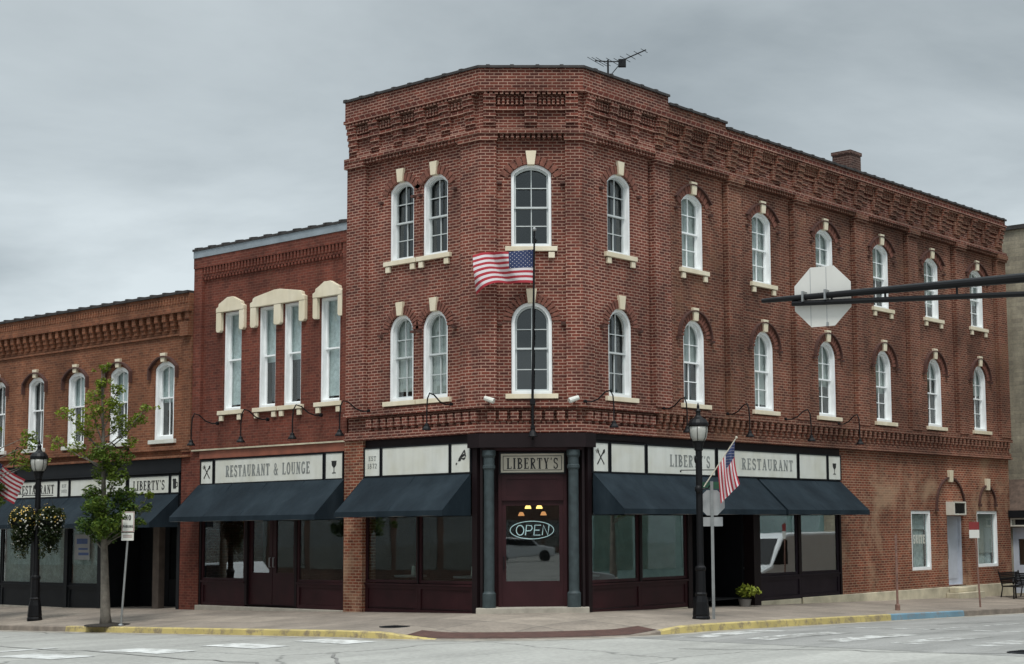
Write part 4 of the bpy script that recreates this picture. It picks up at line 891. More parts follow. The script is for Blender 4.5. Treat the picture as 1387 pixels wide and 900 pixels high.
mb = MB(); mb.add([(ML, .35, 9.6), (MR, .35, 9.6), (MR, 12, 9.6), (ML, 12, 9.6)], [(0, 1, 2, 3)]); mb.build('roof', M['asphalt_roof'], mid)
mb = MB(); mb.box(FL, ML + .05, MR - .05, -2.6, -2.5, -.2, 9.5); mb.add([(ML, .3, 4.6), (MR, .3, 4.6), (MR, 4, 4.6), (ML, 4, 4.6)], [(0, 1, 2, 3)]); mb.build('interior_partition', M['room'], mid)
def hoodm(pts_out, pts_in, w1):
    b = MB(); b.prism(FL, pts_out, -.069, w1); return b
def win_mid(u, W_, blind, hood_poly, blab='blind'):
    o = window_kind(W_, 2.76, 0, 1.42, cols=1, rows_=1, blind=blind, hood='none', sill='corbel', key=False, fw=.07, bmat='curtain'); o.parent = mid; o.location = FL.P(u, -.07, 5.28) - mid.location
    return o
for (u, a), bl in zip(mw, (.95, .55, .55, .95)): win_mid(u, a, bl, None)
def hd(cu, hw, inner, name='window_hood'):
    b = MB(); z0, z1, zt_ = 7.48, 8.04, 8.44
    # stepped gable-shaped head
    b.prism(FL, [(cu - hw, z1), (cu + hw, z1), (cu + hw, z1 + .12), (cu + hw - .10, z1 + .16), (cu + hw - .12, z1 + .24), (cu + hw - .22, z1 + .28), (cu + .12, zt_), (cu - .12, zt_), (cu - hw + .22, z1 + .28), (cu - hw + .12, z1 + .24), (cu - hw + .10, z1 + .16), (cu - hw, z1 + .12)], -.069, .05)
    for a0, a1 in inner: b.prism(FL, [(a0, z1 - .001), (a0, z0 + .05), (a0 + .05, z0), (a1 - .05 if a1 - a0 > .2 else a1, z0), (a1, z0 + .05), (a1, z1 - .001)], -.069, .04)
    b.build(name, M['cream'], mid, bevel=.01)
hd(-9.71, .62, [(-10.33, -10.12), (-9.30, -9.09)])
hd(-7.66, 1.15, [(-8.81, -8.57), (-7.80, -7.51), (-6.75, -6.51)])
hd(-5.60, .58, [(-6.18, -6.01), (-5.19, -5.02)])
# middle shopfront
b = MB(); b.box(FL, -10.98, -4.81, -.3, .05, 3.97, 4.2); m_t = b.build('lintel', M['terra'], mid, bevel=.01)
b = MB(); b.box(FL, -11.3, -4.81, .0, .10, 4.2, 4.24); b.build('ledge', M['stonebase'], mid)
b = MB(); b.box(FL, -10.98, -4.81, -.3, -.02, 3.2, 3.97); b.box(FL, -10.98, -10.90, -.2, .0, -.2, 3.2); b.box(FL, -4.90, -4.81, -.2, .0, -.1, 3.2); b.build('shopfront_frame', M['maroon2'], mid)
glazing(FL, -10.90, -8.97, .62, 3.2, -.04, mid); kick(FL, -10.90, -8.97, -.08, .57, -.04, mid, 'maroon'); glazing(FL, -6.78, -4.90, .62, 3.2, -.04, mid); kick(FL, -6.78, -4.90, -.06, .57, -.04, mid, 'maroon')
b = MB(); b.ring(FL, [(-8.97, -.02), (-6.78, -.02), (-6.78, 3.2), (-8.97, 3.2)], [(-8.87, -.01), (-6.88, -.01), (-6.88, 2.42), (-8.87, 2.42)], -.2, -.02); b.build('door_frame', M['maroon2'], mid)
for a0, a1 in ((-8.87, -7.885), (-7.865, -6.88)):
    b = MB(); t = .13; b.ring(FL, [(a0, 0), (a1, 0), (a1, 2.41), (a0, 2.41)], [(a0 + t, .85), (a1 - t, .85), (a1 - t, 2.28), (a0 + t, 2.28)], -.16, -.10); b.box(FL, a0 + t, a1 - t, -.15, -.13, .12, .849); b.ring(FL, [(a0 + t, .15), (a1 - t, .15), (a1 - t, .80), (a0 + t, .80)], [(a0 + t + .1, .25), (a1 - t - .1, .25), (a1 - t - .1, .70), (a0 + t + .1, .70)], -.13, -.115)
    d = b.build('door', M['maroon'], mid); b = MB(); b.box(FL, a0 + t - .01, a1 - t + .01, -.135, -.131, .84, 2.29); b.build('pane', M['shopglass'], d)
    b = MB(); hx = a1 - .07 if a0 < -8 else a0 + .07; b.tube([FL.P(hx, -.1, 1.0), FL.P(hx, -.05, 1.0), FL.P(hx, -.05, 1.25), FL.P(hx, -.1, 1.25)], .012); b.build('handle', M['metal'], d)
b = MB(); b.box(FL, -10.98, -4.81, -.35, .12, -.45, -.06); b.build('doorstep', M['step'], mid, bevel=.012)
board(FL, -10.90, -10.38, 3.28, 3.90, 'narrow white board with crossed fork and spoon, left end over the middle shopfront', icon='fork', w=-.02)
board(FL, -10.26, -5.72, 3.28, 3.92, 'long white board reading RESTAURANT & LOUNGE over the middle shopfront', words=[('RESTAURANT & LOUNGE', -.02, 0, .31, 3.55)], w=-.02, bold=1.3)
board(FL, -5.60, -4.95, 3.28, 3.93, 'white board with a black wine glass, right end over the middle shopfront', icon='glass', w=-.02)
awning(FL, -10.98, -4.86, 3.25, 2.36, 1.0, 'wide navy awning over the middle shopfront doors')

# ------------------------------------------------------------------ left building
lef = empty('brick_building', (-16, 0, -.2), 'two storey orange brick building at the left with bracketed cornice and white arched windows', 'building')
LX0, LX1 = -40.0, -11.42
lw = [-12.82 - 2.29 * i for i in range(12)]
mb = MB(); wall(mb, FL, [(LX0, 4.05), (LX1, 4.05), (LX1, 8.4), (LX0, 8.4)], [outline(.98, 2.08, .20, 0, 4.60, cu=u) for u in lw], w=-.03)
mb.box(FL, LX0, LX1, -.3, .16, 8.27, 8.72); mb.box(FL, LX0, LX1, -.031, .19, 8.20, 8.27); mb.box(FL, LX0, LX1, -.031, .02, 7.56, 7.62)
u = LX1 - .10
i = 0
while u > LX0:
    mb.box(FL, u - .10, u + .06, -.031, .15, 7.98, 8.20); mb.box(FL, u - .10, u + .06, -.031, .11, 7.84, 7.98); mb.box(FL, u - .09, u + .05, -.031, .07, 7.72, 7.84); u -= .375
u = LX1 - .1
while u > LX0: mb.box(FL, u - .03, u + .03, .161, .185, 8.45, 8.62); u -= .14
mb.box(FL, -11.84, LX1 + .001, -.031, .06, 4.2, 8.3); mb.box(FL, -11.80, LX1 + .003, -.031, .2, 7.5, 7.9)
mb.box(FL, LX0, LX1, -.031, .08, 4.28, 4.40); mb.box(FL, LX0, LX1, -.031, .12, 4.05, 4.12)
mb.box(FL, -40, -39.9, -12, -.04, -1, 8.4); mb.box(FL, LX0, LX1, -12.03, -12, -1, 8.4)
mb.build('wall', M['brick_l'], lef)
mb = MB(); mb.box(FL, LX0, LX1 - .001, -.35, .23, 8.72, 8.79)
for i in range(46): u = LX0 + .1 + i * .62; mb.sect(FL, [(-.34, 8.78), (.24, 8.75), (.24, 8.82), (-.1, 8.85), (-.34, 8.8)], u, u + .1)
mb.build('coping', M['coping'], lef)
mb = MB(); mb.add([(LX0, .35, 8.4), (LX1, .35, 8.4), (LX1, 12, 8.4), (LX0, 12, 8.4)], [(0, 1, 2, 3)]); mb.build('roof', M['asphalt_roof'], lef)
mb = MB(); mb.box(FL, LX0, LX1 - .05, -2.6, -2.5, -1, 8.3); mb.add([(LX0, .3, 4.3), (LX1, .3, 4.3), (LX1, 3, 4.3), (LX0, 3, 4.3)], [(0, 1, 2, 3)])
for i in range(11): mb.box(FL, lw[i] - 1.2, lw[i] - 1.1, -2.5, -.3, 4.31, 8.3)
mb.build('interior_partition', M['room'], lef)
ks = []
for bl in (.52, .45, .0): 
    k_ = window_kind(.98, 2.08, .20, 1.22, cols=2, rows_=1, blind=bl, hood='left', sill='plain', fw=.11, bmat='curtain'); ks.append(k_)
first = [True] * 3
for i, u in enumerate(lw):
    j = (0, 1, 1, 2, 2)[i] if i < 5 else i % 3
    place(ks[j], FL, u, 4.60, lef, first[j], w=-.03); first[j] = False
# left shopfront
b = MB(); b.box(FL, LX0, -11.86, -.3, .03, 3.66, 4.05); b.box(FL, LX0, -11.86, .03, .09, 3.62, 3.66); b.box(FL, LX0, -11.86, -.3, -.02, 3.0, 3.62)
for u in (-19.55, -17.66, -15.85): b.box(FL, u - .10, u + .09, -.2, .02, -.5, 3.0)
b.box(FL, -12.0, -11.86, -.2, .02, -.35, 3.0)
b.build('shopfront_frame', M['charcoal'], lef)
for a0, a1 in ((-21.45, -19.65), (-19.46, -17.76), (-17.57, -15.95), (-23.3, -21.5)):
    f = glazing(FL, a0, a1, .38, 3.0, -.04, lef, frame='charcoal', t=.06); kick(FL, a0, a1, -.45, .33, -.04, lef, 'charcoal')
    b = MB(); b.box(FL, a0 + .06, a1 - .06, -.16, -.155, .4, 2.6); b.build('curtain', M['curtain'], f)
    if abs(a0 + 17.57) < .01:
        b = MB(); b.box(FL, a0 + .25, a1 - .55, -.069, -.066, 1.15, 1.9); p_ = b.build('poster', M['greysign'], f)
b = MB(); b.box(FL, -17.2, -16.62, -.065, -.063, 1.62, 1.78); b.box(FL, -17.1, -16.55, -.065, -.063, 1.28, 1.36); b.box(FL, -17.1, -16.6, -.065, -.063, 1.44, 1.50)
b.build('poster_print', M['inkblue'], lef)
# recessed doors
b = MB(); b.box(FL, -15.76, -12.0, -1.4, -1.3, 2.3, 3.0); b.box(FL, -15.76, -15.70, -1.3, -.2, -.3, 3.0); b.box(FL, -15.7, -14.35, -1.4, -1.3, -.3, 2.3); b.box(FL, -13.72, -13.3, -1.4, -1.3, -.3, 2.3); b.box(FL, -12.2, -11.9, -1.4, -1.3, -.3, 2.3); b.box(FL, -15.7, -11.9, -1.3, -.3, 2.98, 3.0)
b.build('entry_recess', M['charcoal'], lef)
b = MB(); b.box(FL, -13.38, -13.08, -.35, -.15, -.35, 3.0); b.build('post', M['tanwood'], lef)
for a0, a1 in ((-14.35, -13.72), (-13.3, -12.2)):
    f = glazing(FL, a0, a1, -.25, 2.3, -1.3, lef, frame='charcoal', t=.12, name='door'); b = MB(); b.box(FL, a0 + .1, a1 - .1, -1.33, -1.31, -.2, .55); b.build('kick_plate', M['charcoal'], f)
    b = MB(); b.box(FL, a0 + .14, a1 - .14, -1.7, -1.69, .6, 1.9); b.build('curtain', M['curtain'], f)
b = MB(); b.box(FL, LX0, -11.9, -1.4, .05, -1.3, -.30); b.build('doorstep', M['step'], lef)
Z0l, Z1l = 3.07, 3.55
board(FL, -12.28, -11.92, Z0l, Z1l, 'tiny white board with a beer mug emblem at the right end of the left row', icon='mug', w=-.01)
board(FL, -14.35, -12.40, Z0l, Z1l, "white board with the restaurant name, above the door right of the young tree", words=[("LIBERTY'S", 0, -.01, .27, 1.55)], w=-.01, ink='ink', bold=1.0)
board(FL, -17.44, -14.52, Z0l, Z1l, 'white board hidden behind the crown of the young street tree', w=-.01)
board(FL, -18.05, -17.56, Z0l, Z1l, 'tiny white board with faint two-line writing between RESTAURANT and the tree', words=[('EST', 0, .08, .09, .24), ('1872', 0, -.08, .09, .28)], w=-.01)
board(FL, -20.62, -18.17, Z0l, Z1l, 'white board reading RESTAURANT behind the left street lamp', words=[('RESTAURANT', 0, 0, .27, 2.05)], w=-.01, ink='ink', bold=1.0)
board(FL, -21.15, -20.74, Z0l, Z1l, 'tiny white board with a wine glass at the left edge beside the striped flag', icon='glass', w=-.01)
awning(FL, -23.0, -11.90, 3.02, 2.22, 1.0, 'long navy awning of the orange building behind the tree and baskets')

# ------------------------------------------------------------------ beige building and low annex at the far right
bb = empty('block_building', (6, 26, -.5), 'tall beige block side wall rising behind the low annex at the far right', 'building')
mb = MB(); mb.box(W0, -3, 9.5, -40, -26, -1, 12.55); mb.build('wall', M['beige_block'], bb)
mb = MB(); mb.sect(W0, [(-40.1, 12.55), (-25.9, 12.55), (-25.9, 12.7), (-40.1, 12.7)], -3.1, 9.6); mb.build('coping', M['coping'], bb)
mb = MB(); mb.box(FR, RE + .03, RE + .09, .0, .06, 7.2, 9.0); 
an = empty('low_annex', (3, 25.2, -.5), 'low annex with shingled lean-to roof and pale blue grey door beside the bench', 'building')
mb = MB(); wall(mb, Fr((0, 25, 0), (1, 0, 0), (0, -1, 0)), [(1.15, -.6), (5, -.6), (5, 2.3), (1.15, 2.3)], [[(1.42, -.42), (2.30, -.42), (2.30, 1.85), (1.42, 1.85)]]); mb.box(W0, 5, 5.05, -25.99, -25, -.6, 2.3); mb.build('wall', M['beige_block'], an)
FA = Fr((0, 25, 0), (1, 0, 0), (0, -1, 0))
mb = MB(); mb.sect(FA, [(.25, 2.32), (.25, 2.42), (-.98, 3.55), (-.98, 3.40)], .9, 5.2); mb.build('roof', M['shingle'], an)
mb = MB(); mb.box(FA, .9, 5.2, .252, .30, 2.2, 2.44); mb.build('fascia', M['charcoal'], an)
mb = MB(); mb.ring(FA, [(1.422, -.418), (2.298, -.418), (2.298, 1.848), (1.422, 1.848)], [(1.62, .55), (2.12, .55), (2.12, 1.45), (1.62, 1.45)], -.14, -.08); d = mb.build('door', M['bluegrey'], an)
mb = MB(); mb.box(FA, 1.61, 2.13, -.115, -.111, .54, 1.46); mb.build('pane', M['shopglass'], d)
def ac(F, u, w, z, W_, H_, D_, label, g='air conditioners in the walls'):
    e = empty('air_conditioner', F.P(u, w, z), label, 'air conditioner', g)
    b = MB(); b.ring(F, [(u - W_ / 2, z), (u + W_ / 2, z), (u + W_ / 2, z + H_), (u - W_ / 2, z + H_)], [(u - W_ / 2 + .05, z + .05), (u + W_ / 2 - .05, z + .05), (u + W_ / 2 - .05, z + H_ - .05), (u - W_ / 2 + .05, z + H_ - .05)], w, w + D_); b.box(F, u - W_ / 2 + .05, u + W_ / 2 - .05, w, w + D_ * .3, z + .05, z + H_ - .05)
    b.build('casing', M['acwhite'], e, bevel=.008)
    b = MB(); n_ = 9
    for i in range(n_): zz = z + .06 + (H_ - .12) * i / n_; b.box(F, u - W_ / 2 + .18, u + W_ / 2 - .055, w + D_ * .8, w + D_ * .9, zz, zz + .02)
    b.build('grille', M['charcoal'], e); return e
ac(FR, 18.92, -.02, 2.27, .86, .44, .32, 'beige air conditioner above the tall blue grey door under the blind arch')
ac(FA, 1.78, .0, 1.88, .62, .3, .2, 'small air conditioner over the annex door at the right edge')
wp = MB(); wp.box(FR, RE + .0, RE + .07, -.1, .02, 7.6, 9.1); wp.build('wall_bracket', M['charcoal'], bld)

# ------------------------------------------------------------------ gooseneck lamps, spots
def gooseneck(F, um, uh, w, z, label, first=None):
    e = empty('gooseneck_lamp', F.P(um, .1, 4.93), label, 'wall lamp', 'black gooseneck lamps over the sign boards')
    b = MB(); du = uh - um; pts = []
    base = F.P(um, .10, 4.93); b.tube([base, F.P(um, .16, 4.93)], .05, 8)
    cp_ = [(0, .10, 4.93), (.15, .28, 4.92), (.38, .45, 4.98), (.62, .62, 5.14), (.85, .73, 5.18), (.98, .78, 5.05), (1.0, .8, 4.8), (1.0, .8, 4.55), (1.0, .8, 4.44)]
    for t_, ww, zz in cp_: pts.append(F.P(um + du * t_, ww, zz))
    b.tube(pts, .018, 6); b.build('arm', M['black'], e)
    b = MB(); c = F.P(uh, .8, 4.44); b.lathe([(.03, 0.02), (.05, 0), (.06, -.05), (.11, -.11), (.115, -.14), (.10, -.14), (.05, -.06), (.01, -.05)], c, 14); b.build('shade', M['black'], e); return e
gooseneck(FR, -.02, .23, .8, 0, 'gooseneck lamp just right of the chamfered corner, over the fork emblem')
gooseneck(FR, 3.06, 3.15, .8, 0, 'gooseneck lamp directly behind the street lamp globe')
gooseneck(FR, 5.89, 5.94, .8, 0, 'gooseneck lamp above the hanging flag and RESTAURANT board')
gooseneck(FR, 8.74, 8.99, .8, 0, 'second gooseneck lamp from the right end of the row')
gooseneck(FR, 11.62, 11.66, .8, 0, 'rightmost gooseneck lamp, above the small wine glass board')
gooseneck(FL, -10.06, -10.32, .8, 0, 'leftmost of the four gooseneck lamps over the RESTAURANT & LOUNGE board')
gooseneck(FL, -7.87, -8.14, .8, 0, 'second from left of the four gooseneck lamps over the RESTAURANT & LOUNGE board')
gooseneck(FL, -5.69, -6.01, .8, 0, 'third from left of the four gooseneck lamps over the RESTAURANT & LOUNGE board')
gooseneck(FL, -3.85, -4.18, .8, 0, 'gooseneck lamp in front of the brick pier between the two navy awnings')
gooseneck(FL, -.91, -1.06, .8, 0, 'gooseneck lamp above the pizza slice board left of the corner')
def gl_left(u, label):
    e = gooseneck(FL, u + .25, u, .8, 0, label); e.location.z -= .55; e.scale = (.95, .95, .95)
gl_left(-19.5, 'gooseneck lamp on the orange building above the left street lamp'); gl_left(-14.6, 'gooseneck lamp on the orange building right of the young tree top')
def spot(F, u, sgn, label):
    e = empty('spotlight', F.P(u, .17, 4.93), label, 'spotlight', 'small white spotlights on the belt course')
    b = MB(); b.tube([F.P(u, .1, 4.93), F.P(u, .24, 4.95)], .02, 6); b.build('bracket', M['black'], e)
    b = MB(); b.tube([F.P(u - .1 * sgn, .26, 5.02), F.P(u + .12 * sgn, .34, 4.94)], [.055, .07], 10); b.build('housing', M['signwhite'], e)
spot(FC, .16, 1, 'white spotlight on the left end of the chamfered corner belt course'); spot(FC, 2.17, -1, 'white spotlight on the right end of the chamfered corner belt course')
e = empty('door_lamp', FC.P(1.19, .2, 4.0), 'small black lamp hanging at the centre above the corner entrance beam', 'wall lamp')
b = MB(); b.tube([FC.P(1.19, .19, 4.05), FC.P(1.19, .42, 4.2)], .02, 6); b.build('arm', M['black'], e)
b = MB(); b.lathe([(.03, .12), (.07, .08), (.12, -.04), (.11, -.05), (.02, .03)], FC.P(1.19, .45, 4.14), 14); b.build('shade', M['black'], e)
# ------------------------------------------------------------------ flags
def flag_mesh(e, grid, nu, nv, canton_u, canton_v):
    """grid(s,t)->point; s along the fly 0..1 from the hoist, t down 0..1"""
    red = M_red; parts = [[], [], []]
    bms = [MB(), MB(), MB()]
    for i in range(nu):
        for j in range(nv):
            s0, s1, t0, t1 = i / nu, (i + 1) / nu, j / nv, (j + 1) / nv
            sm, tm = (s0 + s1) / 2, (t0 + t1) / 2
            k_ = 2 if (sm < canton_u and tm < canton_v) else (int(tm * 13) % 2)
            bms[k_].add([grid(s0, t0), grid(s1, t0), grid(s1, t1), grid(s0, t1)], [(0, 1, 2, 3)])
    all_ = MB()
    for k_, b in enumerate(bms): all_.add(b.v, b.f, k_)
    # stars
    ns = MB()
    for r_ in range(9):
        for c in range(6 if r_ % 2 == 0 else 5):
            s = canton_u * ((c + (.5 if r_ % 2 == 0 else 1)) / 6); t = canton_v * ((r_ + .5) / 9)
            p = grid(s, t); a = grid(s + .008, t) - p; d_ = grid(s, t + .014) - p; n_ = a.cross(d_).normalized() * .004
            for sg in (1, -1): ns.add([p + a + n_ * sg, p + d_ + n_ * sg, p - a + n_ * sg, p - d_ + n_ * sg], [(0, 1, 2, 3)])
    f = all_.build('banner', [M['flagred'], M['flagwhite'], M['flagblue']], e, smooth=True); ns.build('stars', M['flagwhite'], f)
def cloth(name, c):
    m, t, b = newmat(name); b.inputs['Base Color'].default_value = rgba(c); b.inputs['Roughness'].default_value = .8
    tl = t.nodes.new('ShaderNodeBsdfTranslucent'); tl.inputs[0].default_value = rgba(c); ms = t.nodes.new('ShaderNodeMixShader'); ms.inputs[0].default_value = .25
    L(t, b.outputs[0], ms.inputs[1]); L(t, tl.outputs[0], ms.inputs[2]); L(t, ms.outputs[0], t.nodes['Material Output'].inputs[0]); return m
M_red = 0
M['flagred'] = cloth('flag_red', (.42, .035, .05)); M['flagwhite'] = cloth('flag_white', (.72, .68, .70)); M['flagblue'] = cloth('flag_blue', (.030, .045, .12))
RT = Vector((.7686, .6396, 0)); FW = Vector((-.6396, .7686, 0))      # two plan directions of the wind and street
def P3(base, a, f, z): return Vector(base) + RT * a + FW * f + Vector((0, 0, z))
e = empty('flagpole', FC.P(1.19, .2, 4.3), 'tall black flagpole bracketed to the chamfered corner wall', 'flagpole')
b = MB(); b.tube([FC.P(1.19, .42, 4.35), FC.P(1.19, .42, 5.0), FC.P(1.25, .50, 8.95)], [.032, .032, .022], 10); b.build('pole', M['black'], e)
b = MB(); b.ball(FC.P(1.25, .50, 9.0), .05, seg=10); b.build('finial', M['metal'], e)
b = MB(); b.box(FC, 1.13, 1.25, .0, .46, 4.85, 4.97); b.build('bracket', M['black'], e); b = MB(); b.box(FC, 1.14, 1.24, .1, .46, 4.28, 4.36); b.build('bracket', M['black'], e)
e = empty('flag', FC.P(1.22, .47, 7.7), 'striped flag flying to the left from the wall flagpole in front of the chamfered corner', 'flag', 'red white and blue flags')
hp = FC.P(1.225, .47, 8.52)
def g1(s, t):
    x = -1.42 * s * (1 - .05 * t); wv = .17 * sin(s * 10 + t * 3.0) * (.25 + s) + .05 * sin(s * 21 + t * 5) * s; 
    z = -.80 * t * (1 - .1 * s) - .05 * s - .10 * s * s + .075 * sin(s * 8 + 1.5 + t) * s
    if t > .55: z -= .0
    z += -.16 * max(0, s - .55) * t * 1.2 + .10 * max(0, t - .5) * s * sin(s * 5)
    return hp + RT * x + FW * (wv - .10 * s) + Vector((0, 0, z))
flag_mesh(e, g1, 44, 26, .42, 7 / 13)
def lamp_flag(base, label, ax, px0, h0, h1, dxp, drape, group='red white and blue flags'):
    """short pole leaning from a lamp post with a flag hanging from it"""
    e = empty('flag', P3(base, ax, -.05, h0), label, 'flag', group)
    p0 = P3(base, ax, -.08, h0); p1 = P3(base, ax + dxp, -.18, h1)
    b = MB(); b.tube([p0, p1], .014, 6); b.build('pole', M['signcream'], e)
    b = MB(); b.ball(p1, .03); b.build('finial', M['signcream'], e)
    up = p1 - (p1 - p0) * .04; lo = p0 + (p1 - p0) * .42
    def g(s, t):     # t along the pole from the tip, s hangs down along the fly
        q = up.lerp(lo, t); hang = 1.02 * s
        x = (.02 - .12 * (1 - t)) * s + .10 * s * s * (1 - t) * 2.2
        # the free edge gathers
        c_ = P3(base, 0, 0, 0); 
        fold = .07 * sin(t * 15 + s * 2) * min(1, s * 2)
        return q + Vector((0, 0, -hang + .16 * s * t)) + RT * (x + .16 * s * (t - .2) - .10 * s * t) * sgn_ + FW * (fold - .1 * s)
    sgn_ = 1 if dxp > 0 else -1
    flag_mesh(e, g, 26, 39, .40, 7 / 13); return e

# ------------------------------------------------------------------ street lamps
def street_lamp(label):
    e = local(empty('street_lamp', (0, 0, 0), label, 'street lamp', 'black globe street lamps'))
    b = MB(); b.lathe([(.205, 0), (.205, .07), (.19, .10), (.195, .14), (.17, .42), (.135, .56), (.145, .60), (.12, .64)], seg=8); b.build('base', M['black'], e)
    b = MB(); b.lathe([(.118, .64), (.112, 1.12), (.13, 1.15), (.13, 1.2), (.09, 1.24), (.082, 1.3), (.076, 3.86), (.10, 3.88), (.10, 3.93), (.12, 4.02), (.15, 4.08)], seg=14); b.build('pole', M['black'], e)
    b = MB(); b.lathe([(.14, 4.085), (.19, 4.16), (.215, 4.30), (.215, 4.44)], seg=16); gl_ = b.build('globe', M['lampglass'], e, smooth=True)
    b = MB()
    for k_ in range(6):
        a = pi / 3 * k_; b.tube([(.15 * cos(a), .15 * sin(a), 4.085), (.2 * cos(a), .2 * sin(a), 4.17), (.224 * cos(a), .224 * sin(a), 4.3), (.224 * cos(a), .224 * sin(a), 4.45)], .008, 5)
    b.build('cage', M['black'], e)
    b = MB(); b.lathe([(.225, 4.42), (.245, 4.45), (.24, 4.50), (.19, 4.58), (.10, 4.63), (.06, 4.68), (.05, 4.74), (.065, 4.78), (.03, 4.84), (.035, 4.88), (.008, 4.97)], seg=16); b.build('cap', M['black'], e)
    b = MB(); d_ = RT; b.tube([RT * -.42 + Vector((0, 0, 3.42)), RT * .42 + Vector((0, 0, 3.42))], .013, 6); b.tube([RT * -.42 + Vector((0, 0, 3.42)), RT * -.42 + Vector((0, 0, 3.37))], .016, 6); b.build('banner_arm', M['black'], e)
    b = MB(); b.ball((RT * -.04 + Vector((0, 0, 3.66))), .07, sz=1.5); b.build('sensor', M['black'], e); b = MB(); b.ball((.03, -.08, 2.98), .08, sz=1.2); b.tube([(0, 0, 2.98), RT * .2 + Vector((0, 0, 3.0)), RT * .24 + Vector((0, 0, 3.06))], .02, 6); b.build('bracket', M['black'], e)
    return e
LR = street_lamp('black street lamp with pale globe standing before the right hand sign boards'); LR.location = (4.47, 2.52, z_walk(4.47, 2.52, 2.72) - .03)
LLm = copy_tree(LR); LLm['label'] = 'black street lamp carrying two flower baskets beside the young tree'; LLm.location = (-13.96, -3.19, -.43); LLm.scale = (1.0,) * 3
# far left lamp just out of frame that carries the flag
LLb = copy_tree(LR); LLb['label'] = 'black street lamp beyond the left edge that holds the striped flag'; LLb.location = (-17.3, -3.19, -.5); LLb.scale = (1.08,) * 3
lamp_flag(LR.location, 'striped flag hanging from a short pole on the right street lamp', .1, 0, 3.03, 4.15, .76, 1)
# left flag flying from the out-of-frame lamp
e = empty('flag', (-17.3, -3.2, 3.3), 'striped flag flying at the left edge beside the hanging baskets', 'flag', 'red white and blue flags')
q0 = Vector((-17.3, -3.19, .22)) + RT * .12 - FW * .7
b = MB(); b.tube([q0 + Vector((0, 0, 2.7)), q0 + RT * .5 + Vector((0, 0, 3.9))], .014, 6); b.build('pole', M['signcream'], e)
def g3(s, t):
    q = q0 + RT * (.5 - .28 * t) + Vector((0, 0, 3.85 - .7 * t)); return q + RT * (1.05 * s) + FW * (.06 * sin(s * 9 + t)) + Vector((0, 0, -.28 * s * s - .35 * s + .06 * sin(s * 7) * s))
flag_mesh(e, g3, 30, 26, .40, 7 / 13)

# ------------------------------------------------------------------ leaves
def leaves(mb_list, c, rad, n, size, rng, flat=.8, tone=(0, 1)):
    for _ in range(n):
        while True:
            v = Vector((rng.uniform(-1, 1), rng.uniform(-1, 1), rng.uniform(-1, 1)))
            if v.length <= 1: break
        p = Vector(c) + Vector((v.x * rad[0], v.y * rad[1], v.z * rad[2]))
        a = Vector((rng.gauss(0, 1), rng.gauss(0, 1), rng.gauss(0, .6))).normalized(); b = a.cross(Vector((rng.gauss(0, .5), rng.gauss(0, .5), 1))).normalized()
        s = size * rng.uniform(.6, 1.3); mb_list.append((p, a * s, b * s * .5, min(1, max(0, rng.uniform(tone[0], tone[1])))))
def build_leaves(lst, name, mat, parent):
    vs = []; fs = []; tn = []
    off = Vector(parent.location) if not parent.get('local') else Vector((0, 0, 0))
    if parent.parent is not None: off = off + Vector(parent.parent.location)
    for p, a, b, t in lst:
        k_ = len(vs); q = p - off; vs += [q - a, q + b, q + a, q - b]; fs.append((k_, k_ + 1, k_ + 2, k_ + 3)); tn.append(t)
    me = bpy.data.meshes.new(name); me.from_pydata(vs, [], fs); me.materials.append(M[mat]) if isinstance(mat, str) else [me.materials.append(M[x]) for x in mat]
    at = me.attributes.new('tone', 'FLOAT', 'FACE')
    for i, t in enumerate(tn): at.data[i].value = t
    o = bpy.data.objects.new(name, me); COL.objects.link(o); o.parent = parent; return o
